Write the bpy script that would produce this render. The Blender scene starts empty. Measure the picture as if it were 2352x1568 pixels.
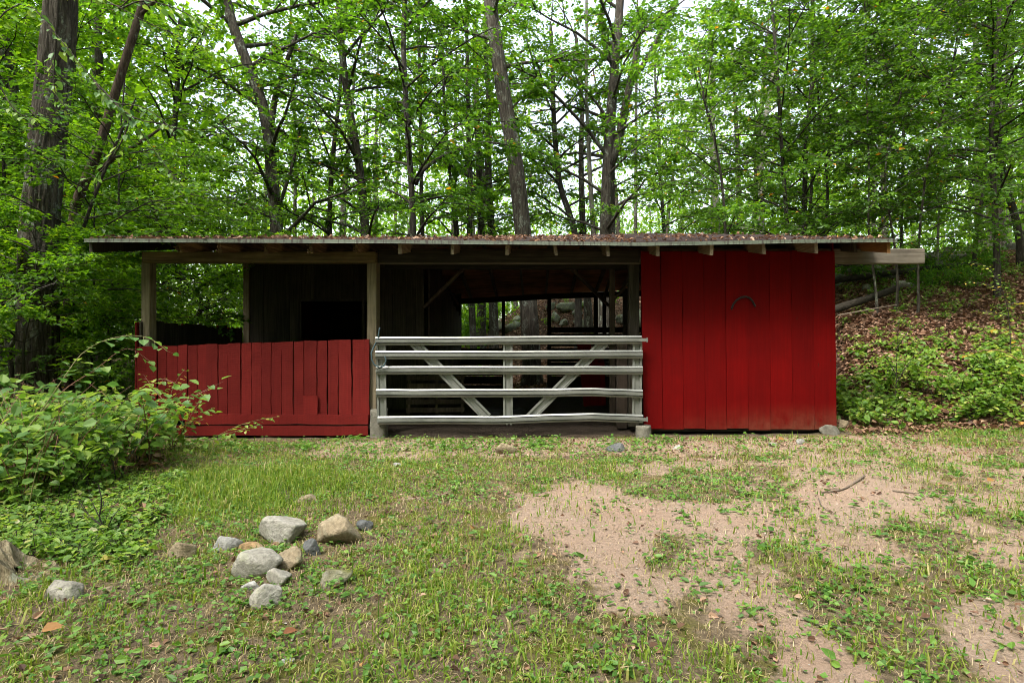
import bpy, math, random
import numpy as np
from mathutils import Vector, Matrix, Euler

SC = bpy.context.scene
COL = SC.collection
R = math.radians
# ------------------------------------------------------------------ camera, sky, sun, exposure
FPX, CX, CY, CAMZ = 1307.0, 1236.0, 784.0, 1.30      # focal length / principal point of the photograph (2352 px wide)
cam_d = bpy.data.cameras.new('camera'); cam = bpy.data.objects.new('camera', cam_d); COL.objects.link(cam)
cam.location = (0, 0, CAMZ); cam.rotation_euler = (R(90), 0, 0)
cam_d.sensor_width = 36; cam_d.lens = 36 * FPX / 2352; cam_d.shift_x = (1176 - CX) / 2352
cam_d.clip_start = 0.05; cam_d.clip_end = 900
SC.camera = cam
SUN_EL, SUN_AZ = 58.0, 218.0                            # azimuth clockwise from +Y: behind the camera, to the left
wd = bpy.data.worlds.new('World'); SC.world = wd; wd.use_nodes = True
wn = wd.node_tree; bg = wn.nodes['Background']
sky = wn.nodes.new('ShaderNodeTexSky'); sky.sky_type = 'NISHITA'; sky.sun_disc = False
sky.sun_elevation = R(SUN_EL); sky.sun_rotation = R(SUN_AZ); sky.air_density = 1.2; sky.dust_density = 4.0; sky.ozone_density = 1.0
hsv = wn.nodes.new('ShaderNodeHueSaturation'); hsv.inputs['Saturation'].default_value = 0.5
wn.links.new(sky.outputs[0], hsv.inputs['Color']); wn.links.new(hsv.outputs[0], bg.inputs[0])
bg.inputs[1].default_value = 0.15
sl = bpy.data.lights.new('sun', 'SUN'); sl.energy = 1.5; sl.angle = R(14); sl.color = (1, .96, .88)
so = bpy.data.objects.new('sun', sl); COL.objects.link(so)
sdir = Vector((math.sin(R(SUN_AZ)) * math.cos(R(SUN_EL)), math.cos(R(SUN_AZ)) * math.cos(R(SUN_EL)), math.sin(R(SUN_EL))))
so.rotation_euler = sdir.to_track_quat('Z', 'Y').to_euler(); so.location = sdir * 60
vs = SC.view_settings; vs.view_transform = 'Standard'; vs.look = 'None'; vs.gamma = 1; vs.exposure = 2.05; vs.use_curve_mapping = False
SC.render.engine = 'CYCLES'
cy = SC.cycles; cy.max_bounces = 6; cy.diffuse_bounces = 4; cy.glossy_bounces = 2; cy.transmission_bounces = 4
cy.caustics_reflective = False; cy.caustics_refractive = False; cy.use_denoising = True
cy.pixel_filter_type = 'BLACKMAN_HARRIS'; cy.filter_width = 0.95
cy.use_adaptive_sampling = True; cy.adaptive_threshold = 0.015

# ------------------------------------------------------------------ helpers
def at(px, py, Y): return np.array([(px - CX) / FPX * Y, Y, CAMZ + (CY - py) / FPX * Y])
def xa(px, Y): return (px - CX) / FPX * Y
def za(py, Y): return CAMZ + (CY - py) / FPX * Y
def ss(a, b, x):
    t = np.clip((np.asarray(x, float) - a) / (b - a), 0, 1); return t * t * (3 - 2 * t)
_T = np.random.default_rng(7).random((256, 256))
def vn(x, y, s=0):
    x = np.asarray(x, float) + s * 17.31; y = np.asarray(y, float) + s * 7.77
    xi = np.floor(x).astype(int); yi = np.floor(y).astype(int); fx = x - xi; fy = y - yi
    fx = fx * fx * (3 - 2 * fx); fy = fy * fy * (3 - 2 * fy)
    a = _T[xi % 256, yi % 256]; b = _T[(xi + 1) % 256, yi % 256]; c = _T[xi % 256, (yi + 1) % 256]; d = _T[(xi + 1) % 256, (yi + 1) % 256]
    return (a * (1 - fx) + b * fx) * (1 - fy) + (c * (1 - fx) + d * fx) * fy
def fbm(x, y, s=0, o=4):
    r = 0; a = .5
    for k in range(o): r = r + a * vn(np.asarray(x) * 2 ** k, np.asarray(y) * 2 ** k, s + k); a *= .5
    return r
def nrm(v): return v / np.maximum(np.linalg.norm(v, axis=-1, keepdims=True), 1e-9)

def np_mesh(name, V, F, attr=None, smooth=False):
    """V (n,3), F list of (m,k) arrays of equal k"""
    me = bpy.data.meshes.new(name)
    V = np.ascontiguousarray(V, np.float32)
    if not isinstance(F, list): F = [F]
    F = [np.ascontiguousarray(f, np.int32) for f in F if len(f)]
    nl = sum(f.size for f in F); nf = sum(len(f) for f in F)
    me.vertices.add(len(V)); me.vertices.foreach_set('co', V.ravel())
    me.loops.add(nl); me.loops.foreach_set('vertex_index', np.concatenate([f.ravel() for f in F]))
    tot = np.concatenate([np.full(len(f), f.shape[1], np.int32) for f in F])
    me.polygons.add(nf); me.polygons.foreach_set('loop_start', np.concatenate([[0], np.cumsum(tot)[:-1]]).astype(np.int32))
    me.polygons.foreach_set('loop_total', tot)
    if attr:
        for k, v in attr.items():
            a = me.attributes.new(k, 'FLOAT', 'POINT'); a.data.foreach_set('value', np.ascontiguousarray(v, np.float32))
    me.update(calc_edges=True); me.validate()
    me.polygons.foreach_set('use_smooth', np.full(nf, bool(smooth)))
    return me
def link(name, me, mat=None, parent=None, loc=None, rot=None):
    o = bpy.data.objects.new(name, me); COL.objects.link(o)
    if mat is not None and me is not None and not me.materials: me.materials.append(mat)
    if parent is not None: o.parent = parent
    if loc is not None: o.location = loc
    if rot is not None: o.rotation_euler = rot
    return o
def tag(o, label=None, cat=None, group=None, kind=None):
    for k, v in (('label', label), ('category', cat), ('group', group), ('kind', kind)):
        if v: o[k] = v
    return o
def thing(name, label, cat, loc=(0, 0, 0), group=None):
    return tag(link(name, None, loc=tuple(float(c) for c in loc)), label, cat, group)

class MB:
    def __init__(s): s.V = []; s.F3 = []; s.F4 = []; s.n = 0
    def add(s, V, f3=None, f4=None):
        s.V.append(np.asarray(V, float))
        if f3 is not None and len(f3): s.F3.append(np.asarray(f3) + s.n)
        if f4 is not None and len(f4): s.F4.append(np.asarray(f4) + s.n)
        s.n += len(V); return s
    def box(s, x0, x1, y0, y1, z0, z1):
        V = [(x, y, z) for z in (z0, z1) for y in (y0, y1) for x in (x0, x1)]
        return s.add(V, f4=[(0, 2, 3, 1), (4, 5, 7, 6), (0, 1, 5, 4), (2, 6, 7, 3), (0, 4, 6, 2), (1, 3, 7, 5)])
    def hexa(s, P):   # 8 points ordered as box
        return s.add(P, f4=[(0, 2, 3, 1), (4, 5, 7, 6), (0, 1, 5, 4), (2, 6, 7, 3), (0, 4, 6, 2), (1, 3, 7, 5)])
    def bar(s, a, b, w, t, up=(0, 0, 1)):
        a = np.array(a, float); b = np.array(b, float); d = nrm(b - a); u = np.array(up, float)
        sd = nrm(np.cross(d, u)); u = np.cross(sd, d)
        P = [c + sx * sd * w / 2 + sz * u * t / 2 for sz in (-1, 1) for c in (a, b) for sx in (-1, 1)]
        return s.hexa(P)
    def tube(s, P, rad, n=8, cap=True, disp=None):
        P = np.asarray(P, float); m = len(P); rad = np.broadcast_to(np.asarray(rad, float), (m,))
        T = np.gradient(P, axis=0); T = nrm(T)
        ref = np.array([1., 0, 0]) if abs(T[0][0]) < .8 else np.array([0, 1., 0])
        A = nrm(ref - T * (T @ ref)[:, None]); B = np.cross(T, A)
        th = np.arange(n) / n * 2 * np.pi
        rr = rad[:, None] * (np.ones(n)[None] if disp is None else disp)
        V = P[:, None] + rr[..., None] * (np.cos(th)[None, :, None] * A[:, None] + np.sin(th)[None, :, None] * B[:, None])
        i = np.arange(m - 1)[:, None] * n; j = np.arange(n)[None]; k = (j + 1) % n
        f4 = np.stack([i + j, i + k, i + n + k, i + n + j], -1).reshape(-1, 4)
        V = V.reshape(-1, 3); f3 = []
        if cap:
            V = np.vstack([V, P[:1], P[-1:]]); c0 = m * n; c1 = c0 + 1; jj = np.arange(n); kk = (jj + 1) % n
            f3 = np.vstack([np.stack([kk, jj, np.full(n, c0)], -1), np.stack([(m - 1) * n + jj, (m - 1) * n + kk, np.full(n, c1)], -1)])
        return s.add(V, f3, f4)
    def mesh(s, name, smooth=False, attr=None):
        F = []
        if s.F3: F.append(np.vstack(s.F3))
        if s.F4: F.append(np.vstack(s.F4))
        return np_mesh(name, np.vstack(s.V), F, attr, smooth)
    def build(s, name, mat, parent=None, smooth=False, loc=None, bevel=0):
        o = link(name, s.mesh(name, smooth), mat, parent, loc)
        if bevel:
            m = o.modifiers.new('bevel', 'BEVEL'); m.width = bevel; m.segments = 1; m.limit_method = 'ANGLE'
        return o

# ------------------------------------------------------------------ materials
def mat(name):
    m = bpy.data.materials.new(name); m.use_nodes = True; nt = m.node_tree
    return m, nt, nt.nodes['Principled BSDF']
def N(nt, t, **kw):
    n = nt.nodes.new('ShaderNode' + t)
    for k, v in kw.items():
        if k in n.inputs: n.inputs[k].default_value = v
        else: setattr(n, k, v)
    return n
def ramp(nt, fac, stops):
    r = nt.nodes.new('ShaderNodeValToRGB'); e = r.color_ramp.elements
    while len(e) < len(stops): e.new(.5)
    for i, (p, c) in enumerate(stops): e[i].position = p; e[i].color = (*c, 1) if len(c) == 3 else c
    nt.links.new(fac, r.inputs[0]); return r.outputs[0]
def noise(nt, vec, scale, detail=5, rough=.6, dist=0):
    n = N(nt, 'TexNoise', Scale=scale, Detail=detail, Roughness=rough, Distortion=dist)
    if vec is not None: nt.links.new(vec, n.inputs['Vector'])
    return n.outputs['Fac']
def coords(nt, scale=(1, 1, 1), kind='Object', rnd=True):
    tc = N(nt, 'TexCoord'); mp = N(nt, 'Mapping'); mp.inputs['Scale'].default_value = scale
    v = tc.outputs[kind]
    if rnd:
        oi = N(nt, 'ObjectInfo'); mul = N(nt, 'VectorMath', operation='SCALE'); cmb = N(nt, 'CombineXYZ')
        for k in range(3): nt.links.new(oi.outputs['Random'], cmb.inputs[k])
        nt.links.new(cmb.outputs[0], mul.inputs[0]); mul.inputs['Scale'].default_value = 37.0
        ad = N(nt, 'VectorMath', operation='ADD'); nt.links.new(v, ad.inputs[0]); nt.links.new(mul.outputs[0], ad.inputs[1]); v = ad.outputs[0]
    nt.links.new(v, mp.inputs['Vector']); return mp.outputs[0]
def mix(nt, fac, a, b, mode='MIX'):
    m = N(nt, 'MixRGB', blend_type=mode)
    for k, v in ((0, fac), (1, a), (2, b)):
        if isinstance(v, (int, float)): m.inputs[k].default_value = v
        elif isinstance(v, tuple): m.inputs[k].default_value = (*v, 1)
        else: nt.links.new(v, m.inputs[k])
    return m.outputs[0]
def math_(nt, op, a, b=None, clamp=False):
    m = N(nt, 'Math', operation=op); m.use_clamp = clamp
    for k, v in ((0, a), (1, b)):
        if v is None: continue
        if isinstance(v, (int, float)): m.inputs[k].default_value = v
        else: nt.links.new(v, m.inputs[k])
    return m.outputs[0]
def bump(nt, b, h, strength=.5, dist=.02):
    n = N(nt, 'Bump', Strength=strength, Distance=dist); nt.links.new(h, n.inputs['Height']); nt.links.new(n.outputs[0], b.inputs['Normal'])

def wood(name, c0, c1, c2, axis='z', rough=.85, grain=14, bs=.5):
    m, nt, b = mat(name)
    s = {'z': (grain, grain, .7), 'x': (.7, grain, grain), 'y': (grain, .7, grain)}[axis]
    v = coords(nt, s)
    g = noise(nt, v, 2.2, 6, .65, .4)
    col = ramp(nt, g, [(.28, c0), (.5, c1), (.74, c2)])
    v2 = coords(nt, (1, 1, 1)); blot = noise(nt, v2, 1.7, 4)
    col = mix(nt, math_(nt, 'MULTIPLY', ramp(nt, blot, [(.45, (0, 0, 0)), (.7, (1, 1, 1))]), .55), col, tuple(x * .35 for x in c0))
    oi = N(nt, 'ObjectInfo'); hv = N(nt, 'HueSaturation'); nt.links.new(col, hv.inputs['Color'])
    nt.links.new(math_(nt, 'ADD', math_(nt, 'MULTIPLY', oi.outputs['Random'], .5), .75), hv.inputs['Value'])
    nt.links.new(hv.outputs[0], b.inputs['Base Color']); b.inputs['Roughness'].default_value = rough; b.inputs['Specular IOR Level'].default_value = .25
    bump(nt, b, g, bs, .006); return m
M = {}
M['wood_tan'] = wood('weathered_tan_wood', (.06, .040, .016), (.135, .096, .045), (.21, .16, .085), 'x')
M['wood_grey_x'] = wood('grey_weathered_beam', (.055, .046, .033), (.115, .098, .074), (.19, .17, .135), 'x')
M['wood_grey'] = wood('grey_weathered_post', (.07, .055, .034), (.15, .12, .078), (.23, .19, .13), 'z')
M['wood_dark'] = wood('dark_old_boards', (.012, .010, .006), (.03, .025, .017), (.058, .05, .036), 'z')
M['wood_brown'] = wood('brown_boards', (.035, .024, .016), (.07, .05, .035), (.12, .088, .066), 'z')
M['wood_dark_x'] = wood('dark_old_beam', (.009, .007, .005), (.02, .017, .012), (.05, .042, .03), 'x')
M['wood_raft'] = wood('rafter_wood', (.11, .08, .052), (.20, .155, .11), (.30, .245, .18), 'y')
M['wood_orange'] = wood('fresh_cut_rafter', (.20, .09, .03), (.32, .15, .05), (.40, .22, .09), 'y')
M['wood_rot'] = wood('rotten_rafter', (.03, .018, .01), (.10, .06, .03), (.34, .22, .12), 'y', grain=9)
M['ply'] = wood('plywood_underside', (.12, .055, .03), (.34, .16, .085), (.46, .24, .14), 'x', grain=7, bs=.2)

def red_paint(name, base, dark, saw, mud):
    m, nt, b = mat(name)
    v = coords(nt, (1, 1, 1)); big = noise(nt, v, 2.0, 4)
    vg = coords(nt, (22, 22, .8)); gr = noise(nt, vg, 2.0, 6, .7, .3)
    col = mix(nt, ramp(nt, big, [(.35, (0, 0, 0)), (.7, (1, 1, 1))]), dark, base)
    col = mix(nt, math_(nt, 'MULTIPLY', ramp(nt, gr, [(.35, (0, 0, 0)), (.7, (1, 1, 1))]), .5), col, tuple(c * .42 for c in base))
    oi_ = N(nt, 'ObjectInfo'); hv_ = N(nt, 'HueSaturation'); nt.links.new(col, hv_.inputs['Color']); nt.links.new(math_(nt, 'ADD', math_(nt, 'MULTIPLY', oi_.outputs['Random'], .3), .85), hv_.inputs['Value']); col = hv_.outputs[0]
    h = gr
    if saw:
        tc = N(nt, 'TexCoord'); oi = N(nt, 'ObjectInfo'); mp = N(nt, 'Mapping')
        sx = N(nt, 'CombineXYZ'); nt.links.new(math_(nt, 'MULTIPLY', math_(nt, 'SUBTRACT', oi.outputs['Random'], .5), 1.6), sx.inputs[0])
        nt.links.new(math_(nt, 'MULTIPLY', oi.outputs['Random'], 5.), sx.inputs[2]); sx.inputs[0].default_value = .5
        ad = N(nt, 'VectorMath', operation='ADD'); nt.links.new(tc.outputs['Object'], ad.inputs[0]); nt.links.new(sx.outputs[0], ad.inputs[1])
        mp.inputs['Scale'].default_value = (1, 0, 1); nt.links.new(ad.outputs[0], mp.inputs['Vector'])
        w = N(nt, 'TexWave', wave_type='RINGS', Scale=11.0, Distortion=1.2, Detail=2.0); w.rings_direction = 'SPHERICAL'
        w.inputs['Detail Scale'].default_value = 1.5
        nt.links.new(mp.outputs[0], w.inputs['Vector'])
        h = math_(nt, 'ADD', math_(nt, 'MULTIPLY', w.outputs['Fac'], .55), math_(nt, 'MULTIPLY', gr, .7))
        col = mix(nt, math_(nt, 'MULTIPLY', w.outputs['Fac'], .07), col, tuple(min(1, c * 1.5 + .012) for c in base))
    # chips where paint came off
    ch = noise(nt, coords(nt, (9, 9, 3)), 3.0, 3, .5)
    col = mix(nt, ramp(nt, ch, [(.73, (0, 0, 0)), (.75, (1, 1, 1))]), col, (.03, .015, .012))
    if mud:
        g = N(nt, 'NewGeometry'); sp = N(nt, 'SeparateXYZ'); nt.links.new(g.outputs['Position'], sp.inputs[0])
        mz = math_(nt, 'SUBTRACT', 1.0, math_(nt, 'MULTIPLY', math_(nt, 'SUBTRACT', sp.outputs[2], .1), 1.0 / .42), True)
        mx = math_(nt, 'MULTIPLY', math_(nt, 'SUBTRACT', sp.outputs[0], 1.6), .45, True)
        mm = math_(nt, 'MULTIPLY', math_(nt, 'MULTIPLY', mz, mz), mx)
        mm = math_(nt, 'MULTIPLY', mm, math_(nt, 'MULTIPLY', math_(nt, 'SUBTRACT', noise(nt, coords(nt, (1, 1, 1), kind='Object'), 4, 7, .75), .3), 3.2), True)
        col = mix(nt, math_(nt, 'MULTIPLY', mm, .45), col, (.14, .095, .055))
    nt.links.new(col, b.inputs['Base Color']); b.inputs['Roughness'].default_value = .7; b.inputs['Specular IOR Level'].default_value = .07
    bump(nt, b, h, .4 if saw else .35, .004); return m
M['red_rough'] = red_paint('red_painted_rough_boards', (.122, .011, .009), (.088, .007, .006), True, False)
M['red_wall'] = red_paint('deep_red_painted_boards', (.112, .0005, .0005), (.088, .0005, .0005), False, True)

def simple(name, c, rough=.8, metal=0, var=.3, scale=12, bstr=.2):
    m, nt, b = mat(name); n = noise(nt, coords(nt), scale, 5)
    nt.links.new(ramp(nt, n, [(.3, tuple(x * (1 - var) for x in c)), (.7, tuple(min(1, x * (1 + var)) for x in c))]), b.inputs['Base Color'])
    b.inputs['Roughness'].default_value = rough; b.inputs['Metallic'].default_value = metal
    if bstr: bump(nt, b, n, bstr, .01)
    return m
def gate_metal():
    m, nt, b = mat('dull_galvanised_metal')
    n = noise(nt, coords(nt, (1, 1, 1)), 3.0, 6, .7); s = noise(nt, coords(nt, (3, 3, 14)), 6.0, 5, .7)
    col = ramp(nt, n, [(.3, (.105, .11, .098)), (.6, (.165, .168, .152)), (.8, (.07, .078, .065))])
    col = mix(nt, ramp(nt, s, [(.62, (0, 0, 0)), (.74, (1, 1, 1))]), col, (.08, .07, .04))
    nt.links.new(col, b.inputs['Base Color']); b.inputs['Metallic'].default_value = .3
    nt.links.new(math_(nt, 'ADD', math_(nt, 'MULTIPLY', n, .25), .28), b.inputs['Roughness']); bump(nt, b, n, .1, .01); return m
M['gate'] = gate_metal()
M['black'] = simple('black_rubber', (.004, .004, .004), .9)
M['bolt'] = simple('dark_steel', (.06, .06, .06), .5, .6)
M['strap'] = simple('blue_grey_webbing', (.03, .055, .065), .9)
M['white_bit'] = simple('pale_plastic', (.6, .6, .55), .6)
def drip():
    m, nt, b = mat('pale_green_drip_edge')
    s = noise(nt, coords(nt, (26, 1, 2), rnd=False), 1.0, 5, .7); n = noise(nt, coords(nt, rnd=False), 1.2, 4)
    col = ramp(nt, n, [(.3, (.05, .062, .042)), (.7, (.09, .105, .075))])
    col = mix(nt, ramp(nt, s, [(.50, (0, 0, 0)), (.60, (1, 1, 1))]), col, (.02, .015, .010))
    nt.links.new(col, b.inputs['Base Color']); b.inputs['Roughness'].default_value = .55; return m
M['drip'] = drip()
def shingle():
    m, nt, b = mat('asphalt_shingle'); n = noise(nt, coords(nt, rnd=False), 60, 4); n2 = noise(nt, coords(nt, rnd=False), 1.5, 4)
    col = mix(nt, n2, ramp(nt, n, [(.35, (.025, .022, .024)), (.7, (.09, .075, .075))]), (.06, .035, .03))
    nt.links.new(col, b.inputs['Base Color']); b.inputs['Roughness'].default_value = .95; bump(nt, b, n, .4, .004); return m
M['shingle'] = shingle()
def concrete():
    m, nt, b = mat('rough_concrete'); n = noise(nt, coords(nt), 14, 6, .7)
    nt.links.new(ramp(nt, n, [(.3, (.06, .055, .042)), (.55, (.12, .112, .088)), (.75, (.19, .18, .15))]), b.inputs['Base Color'])
    b.inputs['Roughness'].default_value = .95; bump(nt, b, n, .8, .02); return m
M['concrete'] = concrete()
def stone(name, c0, c1, c2, moss=0.0, lichen=.25):
    m, nt, b = mat(name); v = coords(nt)
    n = noise(nt, v, 5, 7, .7, .3); f = noise(nt, v, 45, 5, .7)
    col = ramp(nt, n, [(.28, c0), (.5, c1), (.72, c2)])
    col = mix(nt, ramp(nt, f, [(.35, (.45, .45, .45)), (.62, (1, 1, 1))]), tuple(x * .4 for x in c0), col)
    l = noise(nt, v, 9, 4, .6, .6)
    col = mix(nt, math_(nt, 'MULTIPLY', ramp(nt, l, [(.56, (0, 0, 0)), (.62, (1, 1, 1))]), lichen * 2), col, (.30, .30, .21))
    if moss:
        g = N(nt, 'NewGeometry'); sp = N(nt, 'SeparateXYZ'); nt.links.new(g.outputs['Normal'], sp.inputs[0])
        mo = math_(nt, 'MULTIPLY', ramp(nt, noise(nt, v, 4, 4), [(.5 - moss * .2, (0, 0, 0)), (.62 - moss * .2, (1, 1, 1))]), sp.outputs[2], True)
        col = mix(nt, mo, col, (.10, .10, .02))
    nt.links.new(col, b.inputs['Base Color']); b.inputs['Roughness'].default_value = .92; b.inputs['Specular IOR Level'].default_value = .3
    bump(nt, b, math_(nt, 'ADD', n, math_(nt, 'MULTIPLY', f, .5)), .9, .03); return m
M['st_grey'] = stone('lichen_grey_stone', (.18, .165, .135), (.31, .29, .245), (.41, .39, .345))
M['st_tan'] = stone('tan_stone', (.15, .115, .07), (.26, .205, .13), (.35, .29, .205), lichen=.12)
M['st_dark'] = stone('dark_grey_stone', (.04, .042, .042), (.09, .095, .095), (.15, .15, .145), lichen=.05)
M['st_white'] = stone('pale_grey_stone', (.20, .19, .175), (.33, .32, .30), (.43, .42, .40), lichen=.1)
M['st_orange'] = stone('rusty_tan_stone', (.18, .10, .045), (.30, .20, .10), (.36, .28, .18), lichen=.05)
M['st_moss'] = stone('mossy_grey_stone', (.14, .125, .10), (.24, .22, .18), (.34, .32, .275), moss=.75)
M['st_pale'] = stone('pale_lichen_boulder', (.13, .14, .105), (.25, .265, .205), (.38, .40, .32), moss=.25, lichen=.4)
M['st_hill'] = stone('mossy_boulder', (.07, .075, .06), (.15, .155, .125), (.27, .28, .23), moss=.35, lichen=.3)
def bark(name, c0, c1, c2, lichen, vs=(9, 9, 1.1), bs=.9, bd=.05):
    m, nt, b = mat(name); v = coords(nt, vs, rnd=False)
    n = noise(nt, v, 2.0, 7, .7, .5); v2 = coords(nt, (1, 1, .6), rnd=False)
    col = ramp(nt, n, [(.3, c0), (.5, c1), (.72, c2)])
    l = noise(nt, v2, 4.5, 5, .7); l2 = noise(nt, v2, 28, 3, .6)
    lm = math_(nt, 'MULTIPLY', ramp(nt, l, [(.58 - lichen * .12, (0, 0, 0)), (.68 - lichen * .1, (1, 1, 1))]), ramp(nt, l2, [(.4, (0, 0, 0)), (.6, (1, 1, 1))]))
    col = mix(nt, math_(nt, 'MULTIPLY', lm, .75), col, (.30, .34, .27))
    nt.links.new(col, b.inputs['Base Color']); b.inputs['Roughness'].default_value = .95; b.inputs['Specular IOR Level'].default_value = .2
    bump(nt, b, n, bs, bd); return m
M['bark_oak'] = bark('furrowed_oak_bark', (.014, .011, .008), (.065, .054, .042), (.15, .132, .105), .45, (11, 11, 1.3), 1.0, .06)
M['bark_grey'] = bark('grey_brown_bark', (.014, .011, .008), (.055, .046, .036), (.13, .113, .09), .4, (14, 14, 2))
M['bark_dark'] = bark('dark_slim_bark', (.012, .010, .008), (.035, .03, .024), (.085, .076, .06), .15, (18, 18, 3), .6, .02)
M['bark_pale'] = bark('pale_sapling_bark', (.07, .065, .05), (.16, .15, .12), (.28, .27, .23), .3, (16, 16, 3), .4, .01)
M['bark_red'] = bark('reddish_brown_bark', (.02, .013, .009), (.065, .045, .032), (.12, .09, .068), .1, (16, 16, 2.5), .8, .03)
M['log'] = bark('rotting_log_bark', (.010, .008, .006), (.026, .021, .015), (.055, .047, .036), -1.2, (3, 18, 18), .9, .03)
M['stump'] = bark('rotten_stump_wood', (.05, .03, .018), (.22, .18, .11), (.38, .33, .22), .35, (20, 20, 1.5), .9, .03)
M['stick'] = simple('dead_stick', (.12, .09, .065), .9)
M['stem'] = simple('green_brown_stem', (.14, .13, .04), .7, bstr=0)
M['stem_red'] = simple('reddish_stem', (.16, .07, .04), .7, bstr=0)
M['stem_dark'] = simple('dark_woody_stem', (.03, .022, .016), .85, bstr=0)

def leafmat(name, stops, trans=.42, tcol=1.75, rough=.5, spec=.35):
    m, nt, b = mat(name); a = N(nt, 'Attribute', attribute_name='rnd')
    col = ramp(nt, a.outputs['Fac'], stops)
    nt.links.new(col, b.inputs['Base Color']); b.inputs['Roughness'].default_value = rough; b.inputs['Specular IOR Level'].default_value = spec
    tr = N(nt, 'BsdfTranslucent'); hv = N(nt, 'HueSaturation', Value=tcol, Saturation=1.1, Hue=.49); nt.links.new(col, hv.inputs['Color']); nt.links.new(hv.outputs[0], tr.inputs['Color'])
    ms = N(nt, 'MixShader', Fac=trans); nt.links.new(b.outputs[0], ms.inputs[1]); nt.links.new(tr.outputs[0], ms.inputs[2])
    nt.links.new(ms.outputs[0], nt.nodes['Material Output'].inputs[0]); return m
M['leaf'] = leafmat('maple_leaves', [(0, (.030, .085, .010)), (.45, (.072, .168, .020)), (.85, (.125, .245, .030)), (.975, (.17, .27, .03)), (1, (.36, .22, .03))], .55)
M['leaf_dark'] = leafmat('beech_leaves', [(0, (.03, .078, .010)), (.5, (.066, .15, .018)), (.9, (.12, .225, .028)), (.975, (.15, .22, .025)), (1, (.42, .22, .03))], .5)
M['leaf_light'] = leafmat('yellow_green_leaves', [(0, (.055, .14, .014)), (.5, (.110, .225, .024)), (.9, (.18, .30, .034)), (1, (.24, .33, .04))], .6)
M['leaf_bush'] = leafmat('bramble_leaves', [(0, (.055, .125, .018)), (.5, (.135, .24, .038)), (.8, (.22, .31, .055)), (.92, (.31, .35, .08)), (.985, (.36, .36, .11)), (1, (.42, .40, .24))], .45)
M['leaf_yellow'] = leafmat('turning_leaves', [(0, (.06, .13, .02)), (.4, (.13, .22, .03)), (.65, (.26, .29, .05)), (1, (.50, .34, .09))], .4)
M['leaf_big'] = leafmat('broad_leaves', [(0, (.05, .13, .03)), (.5, (.10, .19, .045)), (1, (.19, .28, .05))], .4)
M['grass'] = leafmat('grass_blades', [(0, (.06, .125, .014)), (.35, (.12, .205, .022)), (.62, (.205, .275, .038)), (.8, (.31, .30, .09)), (1, (.42, .34, .19))], .4)
M['straw'] = leafmat('dry_grass', [(0, (.16, .11, .055)), (.5, (.30, .23, .12)), (1, (.44, .36, .22))], .2)
M['clover'] = leafmat('clover_leaves', [(0, (.045, .11, .018)), (.6, (.095, .20, .03)), (1, (.17, .28, .045))], .35)
M['grit'] = leafmat('grit_chips', [(0, (.07, .05, .035)), (.5, (.20, .15, .105)), (1, (.40, .36, .31))], .0, 1.0, .9, .1)
M['litter'] = leafmat('dead_leaves', [(0, (.05, .026, .016)), (.4, (.15, .078, .045)), (.75, (.28, .165, .10)), (.93, (.42, .29, .21)), (1, (.44, .22, .05))], .15, 1.0, .7)
M['leaf_orange'] = leafmat('orange_fallen_leaf', [(0, (.22, .10, .035)), (1, (.32, .17, .06))], .2)
M['leaf_rust'] = leafmat('rust_fallen_leaf', [(0, (.14, .05, .02)), (1, (.20, .08, .035))], .2)

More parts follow.
